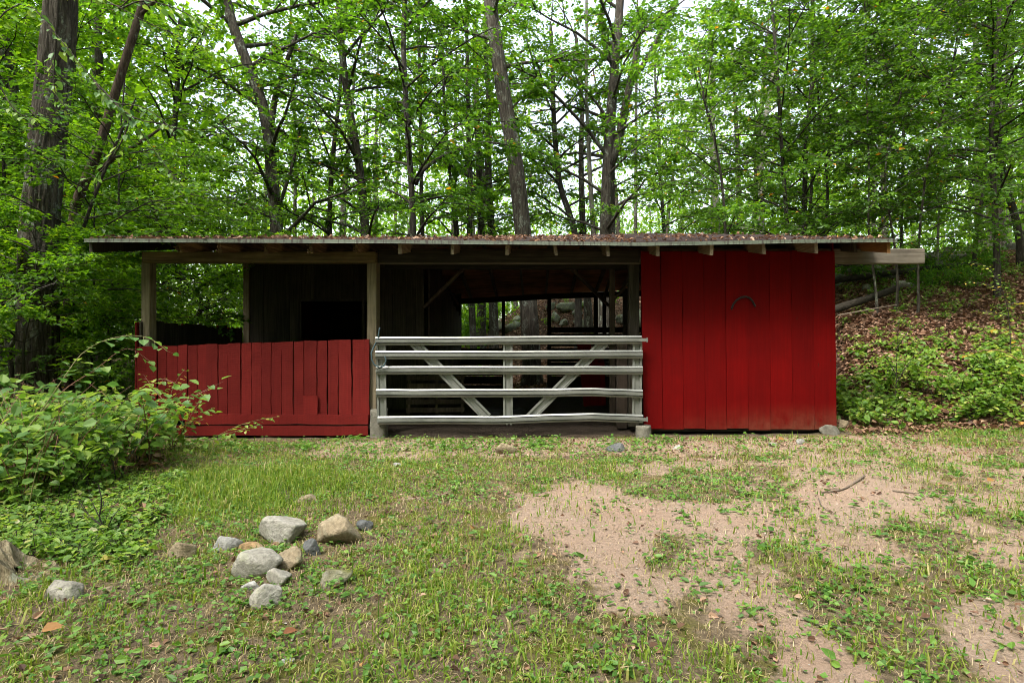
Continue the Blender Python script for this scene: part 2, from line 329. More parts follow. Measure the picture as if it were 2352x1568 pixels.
def ground_mat():
    m, nt, b = mat('soil_and_litter')
    v = coords(nt, rnd=False)
    d = N(nt, 'Attribute', attribute_name='dirt').outputs['Fac']; l = N(nt, 'Attribute', attribute_name='litter').outputs['Fac']
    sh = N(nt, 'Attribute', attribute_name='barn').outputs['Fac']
    n1 = noise(nt, v, 1.3, 6, .65); n2 = noise(nt, v, 14, 6, .7); n3 = noise(nt, v, 90, 4, .7)
    soil = ramp(nt, n2, [(.3, (.065, .047, .03)), (.5, (.13, .097, .062)), (.7, (.21, .16, .105))])
    moss = ramp(nt, n3, [(.35, (.055, .058, .012)), (.65, (.14, .13, .028))])
    soil = mix(nt, ramp(nt, noise(nt, v, 3.2, 5, .7), [(.47, (0, 0, 0)), (.6, (1, 1, 1))]), soil, moss)
    sand = ramp(nt, n3, [(.3, (.215, .15, .108)), (.55, (.305, .225, .168)), (.75, (.38, .30, .235))])
    sand = mix(nt, ramp(nt, n1, [(.4, (0, 0, 0)), (.7, (1, 1, 1))]), sand, (.29, .198, .142))
    # pebbles
    vo = N(nt, 'TexVoronoi', Scale=48.0); nt.links.new(v, vo.inputs['Vector'])
    peb = ramp(nt, vo.outputs['Distance'], [(.16, (1, 1, 1)), (.22, (0, 0, 0))])
    sepc = N(nt, 'SeparateColor'); nt.links.new(vo.outputs['Color'], sepc.inputs[0])
    peb = math_(nt, 'MULTIPLY', peb, ramp(nt, sepc.outputs[0], [(.72, (0, 0, 0)), (.76, (1, 1, 1))]))
    sand = mix(nt, math_(nt, 'MULTIPLY', peb, .8), sand, mix(nt, sepc.outputs[1], (.20, .18, .16), (.46, .43, .40)))
    vl = N(nt, 'TexVoronoi', Scale=15.0, feature='F1'); nt.links.new(v, vl.inputs['Vector'])
    sl_ = N(nt, 'SeparateColor'); nt.links.new(vl.outputs['Color'], sl_.inputs[0])
    lit = ramp(nt, sl_.outputs[0], [(0, (.03, .018, .011)), (.4, (.075, .042, .025)), (.75, (.14, .085, .05)), (1, (.22, .15, .10))])
    lit = mix(nt, math_(nt, 'MULTIPLY', n3, .6), lit, (.03, .02, .014))
    e = math_(nt, 'ADD', d, math_(nt, 'MULTIPLY', math_(nt, 'SUBTRACT', n2, .5), .9))
    col = mix(nt, ramp(nt, e, [(.32, (0, 0, 0)), (.62, (1, 1, 1))]), soil, sand)
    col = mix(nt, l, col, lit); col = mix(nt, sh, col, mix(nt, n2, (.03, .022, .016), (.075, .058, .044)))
    nt.links.new(col, b.inputs['Base Color']); b.inputs['Roughness'].default_value = 1; b.inputs['Specular IOR Level'].default_value = .1
    hh = math_(nt, 'ADD', math_(nt, 'MULTIPLY', n2, .8), math_(nt, 'ADD', math_(nt, 'MULTIPLY', n3, .35), math_(nt, 'MULTIPLY', peb, .3)))
    bump(nt, b, hh, 1.0, .05); return m
M['ground'] = ground_mat()

# ------------------------------------------------------------------ terrain
def gz(X, Y, micro=True):
    X = np.asarray(X, float); Y = np.asarray(Y, float)
    h = .012 * np.clip(X, 0, 12) * ss(3, 8, Y)
    t = np.clip(Y - 8.0, 0, 4) * .43 + np.clip(Y - 12, 0, 6) * .31 + np.clip(Y - 18, 0, 60) * .015
    rt = t * ss(0, 1, (X - 4.35) / (1.8 + .5 * np.clip(Y - 10, 0, 40))) + .04 * np.clip(X - 4.5, 0, 30) * ss(6.5, 9, Y)
    bk = np.clip(Y - 15.3, 0, 4) * .06 + np.clip(Y - 18.6, 0, 8) * .42 + np.clip(Y - 27, 0, 80) * .015
    bk = bk * (.12 + .88 * ss(-6, 1.5, X))
    h = h + np.maximum(rt, bk)
    if micro:
        h = h + (fbm(X * .9, Y * .9, 3) - .47) * .10 * ss(1, 4, Y) * (1 - .7 * ((X > -5.6) & (X < 4.3) & (Y > 7.4) & (Y < 15)))
        h = h + (fbm(X * 5, Y * 5, 5, 3) - .44) * .045
    return h
def grd(px, py):                                    # where a point on the flat forecourt lies
    Y = CAMZ * FPX / (py - CY); return np.array([(px - CX) / FPX * Y, Y])
def poly(*pts): return np.array([grd(*p) for p in pts])
DIRT = [poly((1165, 1140), (1330, 1108), (1480, 1140), (1640, 1165), (1600, 1215), (1470, 1225), (1520, 1290), (1560, 1340), (1500, 1390), (1400, 1395), (1330, 1330), (1280, 1250), (1150, 1195)),
        poly((1760, 1130), (1860, 1118), (2000, 1105), (2140, 1130), (2100, 1185), (1960, 1195), (1840, 1185)),
        poly((1540, 1330), (1700, 1315), (1800, 1400), (1900, 1470), (2010, 1580), (1850, 1590), (1780, 1480), (1700, 1410), (1600, 1390)),
        poly((2190, 1225), (2420, 1240), (2420, 1340), (2250, 1305)),
        poly((2120, 1400), (2420, 1470), (2420, 1620), (2180, 1560)),
        poly((1780, 1230), (1990, 1250), (2020, 1290), (1850, 1275)),
        poly((1330, 1300), (1500, 1270), (1640, 1310), (1700, 1380), (1600, 1420), (1440, 1410)),
        poly((1560, 1160), (1800, 1140), (1850, 1200), (1700, 1260), (1560, 1230)),
        poly((1150, 1120), (1060, 1150), (900, 1158), (870, 1140), (1000, 1128))]
def sdist(P, X, Y):
    x = np.asarray(X, float)[..., None]; y = np.asarray(Y, float)[..., None]
    a = P; b = np.roll(P, -1, 0); ex = b[:, 0] - a[:, 0]; ey = b[:, 1] - a[:, 1]
    t = np.clip(((x - a[:, 0]) * ex + (y - a[:, 1]) * ey) / (ex * ex + ey * ey), 0, 1)
    d = np.sqrt((x - a[:, 0] - t * ex) ** 2 + (y - a[:, 1] - t * ey) ** 2).min(-1)
    c = ((a[:, 1] > y) != (b[:, 1] > y)) & (x < ex * (y - a[:, 1]) / np.where(ey == 0, 1e-9, ey) + a[:, 0])
    return np.where(c.sum(-1) % 2 == 1, -d, d)
def dirt(X, Y):
    X = np.asarray(X, float); Y = np.asarray(Y, float); d = np.full(X.shape, 9.)
    for k, P in enumerate(DIRT): d = np.minimum(d, sdist(P, X, Y) + (.12 if k > 2 else 0))
    d = d + (fbm(X * 1.6, Y * 1.6, 11) - .47) * .65 + (fbm(X * 6, Y * 6, 12) - .47) * .5
    m = 1 - ss(-.22, .26, d)
    strip = ss(6.1, 6.7, Y + (fbm(X, Y, 13) - .47)) * (1 - ss(7.4, 7.7, Y)) * ss(-3.4, -2.4, X) * (1 - ss(4.6, 5.6, X)) * .75
    right = ss(.1, 1.0, X) * .62 * (1 - ss(6.4, 7, Y))
    return np.maximum(np.maximum(m, strip), right * ss(.36, .5, fbm(X * 2.2, Y * 2.2, 21)))
def litterm(X, Y):
    X = np.asarray(X, float); Y = np.asarray(Y, float)
    a = ss(.15, .6, gz(X, Y, False)) ; b = ss(14.5, 16, Y); c = ss(0, 1, (-X - 4.6 + (Y < 7) * .55 * (7 - Y) * 0.1) / 1.0) * ss(4.4, 6.0, Y + .0 * X)
    d = ss(.9, 1.05, np.abs(X) / (np.abs(Y) * .55 + 3.8)) * ss(5, 6, Y)
    return np.maximum(np.maximum(a, b), np.maximum(c, d))
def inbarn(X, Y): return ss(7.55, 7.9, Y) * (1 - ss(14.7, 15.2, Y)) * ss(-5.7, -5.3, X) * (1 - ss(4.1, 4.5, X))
def axis(lo, f0, f1, hi, step):
    a = f0 - np.geomspace(step, f0 - lo, 34)[::-1]; b = f1 + np.geomspace(step, hi - f1, 34)
    return np.concatenate([a, np.arange(f0, f1 + 1e-6, step), b])
gx = axis(-220, -8, 9, 220, .085); gy = axis(-120, .8, 15.5, 320, .085)
GX, GY = np.meshgrid(gx, gy); nx, ny = len(gx), len(gy)
V = np.stack([GX, GY, gz(GX, GY)], -1).reshape(-1, 3)
ii = (np.arange(ny - 1)[:, None] * nx + np.arange(nx - 1)[None]).ravel()
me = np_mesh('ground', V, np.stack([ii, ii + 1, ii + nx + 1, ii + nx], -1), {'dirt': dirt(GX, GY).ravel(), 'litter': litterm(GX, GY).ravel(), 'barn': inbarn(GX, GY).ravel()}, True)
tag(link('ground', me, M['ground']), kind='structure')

# ------------------------------------------------------------------ the shed
Y0, YR, YB, YRB = 7.80, 11.30, 10.40, 14.80           # front plane, ridge, back of the open bay, rear posts
SL = .198
shed = thing('animal_shed', 'long open-fronted animal shed with red board walls and low leaf-covered roof', 'shed', (-.6, Y0, 0))
def P_(o): o.parent = shed; o.matrix_parent_inverse = Matrix.Translation((.6, -Y0, 0)); return o
def part(mb, name, m, bevel=.004, smooth=False): return P_(mb.build(name, m, None, smooth, bevel=bevel))
def sub(par, name, me_, m, loc, rot=(0, 0, 0)):
    o = link(name, me_, m); o.parent = par; o.location = loc; o.rotation_euler = rot; return o
def sag(x):                                          # the eave is not straight
    return np.interp(x, [-5.8, -2.0, 1.3, 2.2, 3.25, 4.6], [.015, .0, -.035, -.02, .0, .01])
def humped(x): return np.interp(x, [-5.8, -3, 0, 2.2, 4.6], [-.05, -.03, 0, .05, .02])
YE = 7.22; ZE = 2.578                                 # eave line (top of deck)
YRE = 15.35
def roofz(x, y):
    f = np.clip((y - YE) / (YR - YE), 0, 1); g = np.clip((y - YR) / (YRE - YR), 0, 1)
    fr = ZE + sag(x) * (1 - f) + humped(x) * f + SL * (y - YE)
    bk = ZE + humped(x) + SL * (YR - YE) - .195 * (y - YR) + np.interp(x, [-2, .3, 2.6], [-.12, .0, .05]) * g
    return np.where(y <= YR, fr, bk)
XL, XR = xa(198, YE), xa(2057, YE)
# deck (plywood) and shingle courses
xs = np.linspace(XL + .02, XR - .02, 41); ys = np.concatenate([np.linspace(YE + .02, YR, 15), np.linspace(YR, YRE, 15)[1:]])
GXr, GYr = np.meshgrid(xs, ys); Zt = roofz(GXr, GYr)
def slab(xg, yg, zt, zb):
    n0, n1 = xg.shape; A = np.stack([xg, yg, zt], -1).reshape(-1, 3); B = np.stack([xg, yg, zb], -1).reshape(-1, 3); k = n0 * n1
    i = (np.arange(n0 - 1)[:, None] * n1 + np.arange(n1 - 1)[None]).ravel()
    f = [np.stack([i, i + 1, i + n1 + 1, i + n1], -1), k + np.stack([i, i + n1, i + n1 + 1, i + 1], -1)]
    per = np.concatenate([np.arange(n1), np.arange(1, n0) * n1 + n1 - 1, (n0 - 1) * n1 + np.arange(n1 - 2, -1, -1), np.arange(n0 - 2, 0, -1) * n1])
    q = np.roll(per, -1); f.append(np.stack([per, per + k, q + k, q], -1))
    return np.vstack([A, B]), np.vstack(f)
Vr, Fr = slab(GXr, GYr, Zt - .004, Zt - .02)
roof = P_(link('roof', np_mesh('roof', Vr, Fr), M['ply']))
rngr = np.random.default_rng(5)
course = np.linspace(YE - .03, YR, 27)
for k in range(26):
    x = np.linspace(XL - .02, XR + .02, 60); yy = np.array([course[k], course[k + 1] + .03])
    a, b_ = np.meshgrid(x, yy); z = roofz(a, b_) + np.array([[.014], [.004]]) + rngr.normal(0, .0018, (1, 60))
    v, f = slab(a, b_, z, z - .006); sub(roof, 'shingle_course', np_mesh('shingle_course', v, f), M['shingle'], (0, 0, 0))
a, b_ = np.meshgrid(np.linspace(XL - .02, XR + .02, 60), np.linspace(YR - .02, YRE + .03, 14)); z = roofz(a, b_) + .012
v, f = slab(a, b_, z, z - .008); sub(roof, 'rear_shingles', np_mesh('rear_shingles', v, f), M['shingle'], (0, 0, 0))
# drip edge: three lengths of bent metal
for (p0, p1, dz) in ((198, 1150, 0), (1150, 1800, .002), (1790, 2057, .004)):
    x = np.linspace(xa(p0, YE), xa(p1, YE), 30); mb = MB()
    top = np.array([[.06, .004], [-.012, .004], [-.014, -.034], [-.022, -.040], [-.020, -.043], [-.010, -.036], [-.008, .0], [.06, .0]])
    w = rngr.normal(0, .0015, 30)
    V = np.array([[xi, YE - .02 + t[0] + wi, roofz(xi, YE) + t[1] + dz + .001] for xi, wi in zip(x, w) for t in top]); n = len(top)
    i = np.arange(29)[:, None] * n; j = np.arange(n)[None]; k = (j + 1) % n
    mb.add(V, f4=np.stack([i + j, i + n + j, i + n + k, i + k], -1).reshape(-1, 4))
    sub(roof, 'drip_edge', mb.mesh('drip_edge'), M['drip'], (0, 0, 0))
# rafters, front and rear half in one mesh each
RAFT = [(400, 'r'), (500, 'r'), (603, 'r'), (712, 'r'), (815, 'r'), (918, 'g'), (1040, 'g'), (1165, 'g'), (1274, 'g'), (1395, 'g'), (1511, 'g'), (1635, 'g'), (1753, 'g'), (1875, 'g'), (1987, 'd')]
for px, kd in RAFT + [(207, 'd'), (2040, 'o')]:
    x0 = xa(px, YE + .04); w = .021; tw = rngr.normal(0, .012); short = {'r': rngr.uniform(.03, .10), 'd': 0.02, 'g': rngr.uniform(0, .03), 'o': .0}[kd]
    if px == 1987: short = .25
    mb = MB(); yf = YE + .03 + short
    dep = .145
    for (ya, yb) in ((yf, YR), (YR, YRE - .06)):
        za_, zb_ = float(roofz(x0, ya)) - .022, float(roofz(x0, yb)) - .022
        mb.hexa([(x0 - w + tw, ya, za_ - dep), (x0 + w + tw, ya, za_ - dep), (x0 - w, yb, zb_ - dep), (x0 + w, yb, zb_ - dep),
                 (x0 - w, ya, za_), (x0 + w, ya, za_), (x0 - w, yb, zb_), (x0 + w, yb, zb_)])
    sub(roof, 'rafter', mb.mesh('rafter'), {'r': M['wood_rot'], 'g': M['wood_raft'], 'd': M['wood_dark'], 'o': M['wood_orange']}[kd], (0, 0, 0))
    if kd == 'r':                                     # splintered rotten end
        mb = MB()
        for q in range(7):
            z = float(roofz(x0, yf)) - .03 - .13 * rngr.random(); xx = x0 + rngr.uniform(-w, w); l = rngr.uniform(.02, .07)
            mb.bar((xx, yf + .02, z), (xx + rngr.normal(0, .01), yf - l, z + rngr.normal(0, .015)), .012, .016)
        sub(roof, 'splintered_end', mb.mesh('splintered_end'), M['wood_rot'], (0, 0, 0))
# litter held by the roof is its own stuff (added with the leaves below)
# beams
bx = lambda *a: MB().box(*a)
part(bx(xa(325, 7.72), xa(862, 7.72), 7.72, 7.90, za(602, 7.72), za(577.5, 7.72)), 'beam', M['wood_tan'], .008)
part(bx(xa(866, 7.84), xa(2125, 7.84), 7.84, 7.96, za(605, 7.84), za(571, 7.84)), 'beam', M['wood_grey_x'], .008)
part(bx(xa(868, 7.80), xa(1468, 7.80), 7.80, 7.835, za(603, 7.8), za(574, 7.8)), 'beam', M['wood_dark_x'], .004)
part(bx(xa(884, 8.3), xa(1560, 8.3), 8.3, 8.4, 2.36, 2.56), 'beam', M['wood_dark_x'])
for yb, zz in ((YRB - .06, 0),):
    x = np.array([-5.4, -2.0, .3, 2.7, 4.1]); zb = roofz(x, np.full(5, YRB)) - .17
    for k in range(4):
        mb = MB(); a0 = x[k]; a1 = x[k + 1]
        mb.hexa([(a0, yb, zb[k] - .14), (a1, yb, zb[k + 1] - .14), (a0, yb + .12, zb[k] - .14), (a1, yb + .12, zb[k + 1] - .14),
                 (a0, yb, zb[k]), (a1, yb, zb[k + 1]), (a0, yb + .12, zb[k]), (a1, yb + .12, zb[k + 1])]); part(mb, 'beam', M['wood_dark_x'])
part(bx(-5.4, -1.9, YB + .08, YB + .2, 2.9, 3.04), 'beam', M['wood_dark_x'])
# posts: px, py top, px width, Y, z0, z1, material
def post(x0, x1, y0, dy, z0, z1, m): return part(bx(x0, x1, y0, y0 + dy, z0, z1), 'post', m, .006)
post(xa(324, 7.8), xa(343, 7.8), 7.80, .15, .05, 2.388, M['wood_grey'])
post(xa(843, 7.8), xa(865, 7.8), 7.79, .17, .30, 2.388, M['wood_grey'])
post(xa(1448, 7.86), xa(1472, 7.86), 7.98, .14, .1, 2.40, M['wood_dark'])
post(xa(1401, 8.6), xa(1413, 8.6), 8.6, .1, .1, 2.62, M['wood_brown'])
post(xa(1417, 8.15), xa(1441, 8.15), 8.15, .14, .05, 1.27, M['wood_brown'])
post(xa(1432, 9.6), xa(1447, 9.6), 9.6, .11, .1, 2.2, M['wood_dark'])
post(xa(560, YB), xa(574, YB), YB - .03, .12, .05, 2.95, M['wood_grey'])
post(3.95, 4.07, YRB - .05, .12, .1, 2.5, M['wood_dark']); post(-5.42, -5.30, YRB - .05, .12, .05, 2.4, M['wood_dark'])
for p0, p1, zt in ((1044, 1058, 2.40), (1153, 1160, 2.40), (1257, 1266, 2.44), (1364, 1373, 2.46), (1384, 1392, 2.46)):
    post(xa(p0, YRB), xa(p1, YRB), YRB - .05, .11, .1, zt, M['wood_dark'])
# diagonal braces
for (a, b_) in (((976, 704, 9.6), (1062, 620, 8.9)), ((1312, 617, 9.0), (1398, 702, 10.2)), ((1408, 690, 9.0), (1470, 620, 9.0)), ((1014, 640, 12.5), (1052, 697, 14.0)), ((1385, 690, 12), (1402, 640, 11))):
    part(MB().bar(at(*a), at(*b_), .045, .09, (0, 1, 0)), 'brace', M['wood_brown'])
# concrete footings
def pier(px, py0, py1, wpx, Y, seed, square=False):
    r_ = np.random.default_rng(seed); n = 22; z0, z1 = za(py1, Y) - .12, za(py0, Y); w = wpx / FPX * Y / 2
    t = np.linspace(0, 1, 9); P = np.stack([np.full(9, xa(px, Y)), np.full(9, Y + w), z0 + (z1 - z0) * t], -1)
    th = np.arange(n) / n * 2 * np.pi
    sq = (np.abs(np.cos(th)) ** 5 + np.abs(np.sin(th)) ** 5) ** (-1 / 5) if square else np.ones(n)
    d = sq[None] * (1 + r_.normal(0, .03, (9, n)))
    part(MB().tube(P, w * (1.06 - .08 * t), n, True, d), 'concrete_footing', M['concrete'], 0, True)
pier(866, 941, 1001, 36, 7.68, 1, True); pier(1481, 979, 1004, 36, 7.52, 2)
pier(1263, 880, 891, 16, YRB - .05, 4)

# half wall of rough red boards
hw = part(bx(xa(318, 7.79), xa(846, 7.79), 7.765, 7.80, .92, 1.02), 'half_wall', M['wood_dark'])
sub(hw, 'nailing_rail', bx(xa(318, 7.79), xa(846, 7.79), 7.765, 7.80, .35, .45).mesh('nailing_rail'), M['wood_dark'], (0, 0, 0))
CX1 = lambda c: (c * .43367 + 200) / 1.30612
def warped_board(w, h, t, top_tilt=0, n=7, rng=None, lean=0, edge=.0015):
    """board with slightly wavy long edges, origin at bottom centre"""
    k = np.linspace(0, 1, n); V = []
    eL = rng.normal(0, edge, n); eR = rng.normal(0, edge, n); bow = rng.normal(0, .003) * np.sin(k * np.pi)
    for i, s in enumerate(k):
        for y in (0, t):
            V += [(-w / 2 + eL[i] + lean * s, y + bow[i], s * (h - top_tilt / 2)), (w / 2 + eR[i] + lean * s, y + bow[i], s * (h + top_tilt / 2))]
    f = []
    for i in range(n - 1):
        a = 4 * i; f += [(a, a + 1, a + 5, a + 4), (a + 3, a + 2, a + 6, a + 7), (a + 2, a, a + 4, a + 6), (a + 1, a + 3, a + 7, a + 5)]
    f += [(1, 0, 2, 3), (4 * n - 4, 4 * n - 3, 4 * n - 1, 4 * n - 2)]
    return np_mesh('board', np.array(V), np.array(f))
rb = np.random.default_rng(31)
bxs = [478, 540, 627, 692, 770, 834, 903, 968, 1047, 1113, 1205, 1277, 1346, 1413, 1485, 1567, 1640, 1730, 1803, 1880, 1975, 2093]
gaps = [1, 3, 1.5, 3.5, 1, .6, 1.6, .5, .6, 2.5, 1.4, 1.6, 1, .8, 1.2, 2, 2.5, 1, 4, 3.5, 2, 0]
for i in range(21):
    p0, p1 = CX1(bxs[i]), CX1(bxs[i + 1]); g = (gaps[i] + gaps[i + 1]) * .0026
    w = (p1 - p0) / FPX * 7.735 - g; xc = xa((p0 + p1) / 2, 7.735)
    zt = za(np.interp((p0 + p1) / 2, [312, 850], [796, 778.5]), 7.735) + rb.normal(0, .004)
    zb = za(952 if i > 2 else 996, 7.735) - .08
    sub(hw, 'board', warped_board(w, zt - zb, .022, rb.normal(.006, .004), 9, rb, rb.normal(0, .004), .002), M['red_rough'], (xc, 7.735 + rb.normal(0, .003), zb), (rb.normal(0, .004), 0, 0))
# patch board and the two bottom planks
w = (731 - 698) / FPX * 7.71; sub(hw, 'patch_board', warped_board(w, .26, .02, 0, 5, rb), M['red_rough'], (xa(713, 7.71), 7.705, za(952, 7.71)), (0, 0, 0))
for (p0, p1, y0, y1, dy) in ((425, 846, 951.5, 974.2, 0), (330, 845, 977.6, 1000, .004)):
    mb = MB(); n = 14; x = np.linspace(xa(p0, 7.70), xa(p1, 7.70), n); e0 = rb.normal(0, .004, n); e1 = rb.normal(0, .003, n); V = []
    for i in range(n):
        for yy in (7.695 + dy, 7.722):
            V += [(x[i], yy, za(y1, 7.7) + e0[i]), (x[i], yy, za(y0, 7.7) + e1[i])]
    f = []
    for i in range(n - 1):
        a = 4 * i; f += [(a, a + 4, a + 5, a + 1), (a + 2, a + 3, a + 7, a + 6), (a + 1, a + 5, a + 7, a + 3), (a, a + 2, a + 6, a + 4)]
    f += [(0, 1, 3, 2), (4 * n - 4, 4 * n - 2, 4 * n - 1, 4 * n - 3)]
    mb.add(V, f4=f); sub(hw, 'plank', mb.mesh('plank'), M['red_rough'], (0, 0, 0))
# left half wall running back (red outside, dark inside): two skins
lw = part(bx(-5.452, -5.438, 7.85, YB + .2, 1.0, 1.1), 'side_half_wall', M['wood_dark'])
yy = 7.75; k = 0
while yy < YB - .02:
    w = min(rb.uniform(.14, .22), YB + .03 - yy); zt = np.interp(yy, [7.75, YB], [1.572, 1.535]) + rb.normal(0, .012)
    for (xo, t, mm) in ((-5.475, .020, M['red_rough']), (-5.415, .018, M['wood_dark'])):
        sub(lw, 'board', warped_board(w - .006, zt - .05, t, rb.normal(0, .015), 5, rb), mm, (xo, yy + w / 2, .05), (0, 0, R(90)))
    yy += w
# back wall of the open bay, with window
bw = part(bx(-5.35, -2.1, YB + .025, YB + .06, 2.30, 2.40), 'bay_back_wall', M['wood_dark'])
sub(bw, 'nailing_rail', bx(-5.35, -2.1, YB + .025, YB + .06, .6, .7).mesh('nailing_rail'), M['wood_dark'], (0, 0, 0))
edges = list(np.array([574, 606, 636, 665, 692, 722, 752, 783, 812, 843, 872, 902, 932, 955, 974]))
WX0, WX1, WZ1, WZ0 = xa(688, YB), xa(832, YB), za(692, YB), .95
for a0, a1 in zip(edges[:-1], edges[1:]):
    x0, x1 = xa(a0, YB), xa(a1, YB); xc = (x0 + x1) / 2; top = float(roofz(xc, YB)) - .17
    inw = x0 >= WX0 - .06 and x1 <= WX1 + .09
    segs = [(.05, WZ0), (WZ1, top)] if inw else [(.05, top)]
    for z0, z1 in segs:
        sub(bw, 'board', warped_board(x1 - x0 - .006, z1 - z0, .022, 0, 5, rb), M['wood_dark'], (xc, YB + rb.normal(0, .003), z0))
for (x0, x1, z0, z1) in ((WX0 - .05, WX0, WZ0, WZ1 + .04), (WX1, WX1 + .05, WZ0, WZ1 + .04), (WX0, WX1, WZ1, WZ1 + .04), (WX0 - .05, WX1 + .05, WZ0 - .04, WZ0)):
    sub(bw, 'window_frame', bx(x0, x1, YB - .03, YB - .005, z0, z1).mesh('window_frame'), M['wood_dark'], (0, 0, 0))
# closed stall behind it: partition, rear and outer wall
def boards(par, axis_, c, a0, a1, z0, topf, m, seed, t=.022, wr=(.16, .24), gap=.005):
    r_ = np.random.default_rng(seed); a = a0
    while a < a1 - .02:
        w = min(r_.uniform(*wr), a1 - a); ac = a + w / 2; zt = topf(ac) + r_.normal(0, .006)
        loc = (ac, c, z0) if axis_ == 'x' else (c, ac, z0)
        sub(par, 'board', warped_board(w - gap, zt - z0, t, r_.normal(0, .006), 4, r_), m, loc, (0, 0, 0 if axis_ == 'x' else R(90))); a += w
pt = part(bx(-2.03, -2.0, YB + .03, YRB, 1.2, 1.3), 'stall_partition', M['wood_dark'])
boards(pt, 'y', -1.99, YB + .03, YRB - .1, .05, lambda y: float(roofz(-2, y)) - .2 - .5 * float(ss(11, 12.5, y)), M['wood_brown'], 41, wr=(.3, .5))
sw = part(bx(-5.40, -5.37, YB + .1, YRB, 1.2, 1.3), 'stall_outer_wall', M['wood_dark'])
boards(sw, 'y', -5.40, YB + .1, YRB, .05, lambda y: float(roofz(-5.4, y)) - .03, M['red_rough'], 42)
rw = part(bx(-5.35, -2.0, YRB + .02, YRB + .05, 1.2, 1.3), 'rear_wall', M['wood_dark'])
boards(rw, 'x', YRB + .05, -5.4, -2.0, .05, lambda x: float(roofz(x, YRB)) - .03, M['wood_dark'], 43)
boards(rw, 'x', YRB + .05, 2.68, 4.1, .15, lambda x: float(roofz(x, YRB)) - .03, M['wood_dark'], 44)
# low boarding of the rear bays, with slits of light
def rboards(x0, x1, spec):
    for z0, z1 in spec: sub(rw, 'rail_board', bx(x0, x1, YRB - .08, YRB - .055, z0, z1).mesh('rail_board'), M['wood_dark'], (0, 0, 0))
rboards(xa(1046, YRB), xa(1156, YRB), [(za(812, YRB), za(800, YRB)), (za(838, YRB), za(813.5, YRB)), (za(862, YRB), za(840, YRB)), (za(881, YRB), za(864, YRB)), (.02, za(884, YRB))])
rboards(xa(1258, YRB), xa(1482, YRB), [(za(764, YRB), za(751, YRB)), (za(795, YRB), za(766.5, YRB)), (za(830, YRB), za(799, YRB)), (za(862, YRB), za(831, YRB)), (.06, za(863, YRB))])
# red front wall of the closed room, plus its side wall
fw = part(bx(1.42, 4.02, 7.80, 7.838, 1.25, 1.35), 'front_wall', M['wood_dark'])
CX3 = lambda c: (c * .43367 + 1860) / 1.30612
tx = [139, 278, 428, 577, 728, 880, 1030, 1184, 1338, 1482]; bt = [163, 296, 442, 592, 740, 890, 1044, 1195, 1348, 1500]
for i in range(9):
    yb_ = 7.765; x0, x1 = xa(CX3(bt[i]), yb_), xa(CX3(bt[i + 1]), yb_); tx0, tx1 = xa(CX3(tx[i]), yb_), xa(CX3(tx[i + 1]), yb_)
    zb = za(984 + (.8 if i % 2 else 0) + .25 * i, yb_) + rb.normal(0, .004); zt = za(578 - .3 * i, yb_) + rb.normal(0, .003)
    w = x1 - x0 - .004; lean = (tx0 + tx1) / 2 - (x0 + x1) / 2
    sub(fw, 'board', warped_board(w, zt - zb, .025, 0, 12, rb, lean, .0012), M['red_wall'], ((x0 + x1) / 2, yb_ - (.012 if i == 0 else 0) + rb.normal(0, .0015), zb))
sw2 = part(bx(4.0, 4.03, 7.9, YRB, 1.25, 1.35), 'side_wall', M['wood_dark'])
boards(sw2, 'y', 4.06, 7.82, YRB + .05, .12, lambda y: float(roofz(4.05, y)) - .03, M['red_wall'], 46)
sill = part(bx(1.5, 4.0, 7.83, 7.95, .06, .16), 'sill_beam', M['wood_dark_x'])

# ------------------------------------------------------------------ metal gate
YG = 7.62
gate = thing('farm_gate', 'dented five-rail galvanised metal farm gate across the shed opening', 'gate', (xa(1170, YG), YG, .12))
def G_(o, p=None):
    o.parent = p or gate
    if p is None: o.matrix_parent_inverse = Matrix.Translation(tuple(-c for c in gate.location))
    return o
prof = np.array([(.053, .004), (.053, .012), (.037, .024), (.033, -.004), (.023, -.004), (.018, .030), (-.016, .030), (-.020, -.004), (-.030, -.004), (-.034, .024), (-.053, .014), (-.053, .004)])
GX2 = lambda c: (c * .43367 + 1060) / 1.30612
GY2 = lambda c: (c * .43367 + 680) / 1.30612
rails = [(155, 1992, [(155, 790), (700, 790), (1400, 783), (1992, 782)]), (155, 2000, [(155, 886), (1200, 887), (1400, 884), (2000, 883)]), (158, 2000, [(158, 992), (1100, 991), (1300, 992), (2000, 993)]),
         (160, 2000, [(160, 1151), (1000, 1150), (1400, 1147), (1650, 1140), (2000, 1155)]), (172, 2002, [(172, 1338), (600, 1334), (1000, 1337), (1350, 1322), (1650, 1311), (2002, 1327)])]
rg = np.random.default_rng(3)
def W_rail(x0, x1, zf, yf, seed):
    r_ = np.random.default_rng(seed); n = 70; x = np.linspace(x0, x1, n); V = []
    wob = np.interp(np.linspace(0, 1, n), np.linspace(0, 1, 16), r_.normal(0, .001, 16)); tl = np.interp(np.linspace(0, 1, n), np.linspace(0, 1, 10), r_.normal(0, .03, 10))
    for i in range(n):
        for (dz, dy) in prof: V.append((x[i], yf(x[i]) - dy - dz * tl[i], zf(x[i]) + dz + wob[i]))
    m_ = len(prof); i = np.arange(n - 1)[:, None] * m_; j = np.arange(m_ - 1)[None]
    f = np.stack([i + j, i + m_ + j, i + m_ + j + 1, i + j + 1], -1).reshape(-1, 4)
    return np_mesh('rail', np.array(V), f)
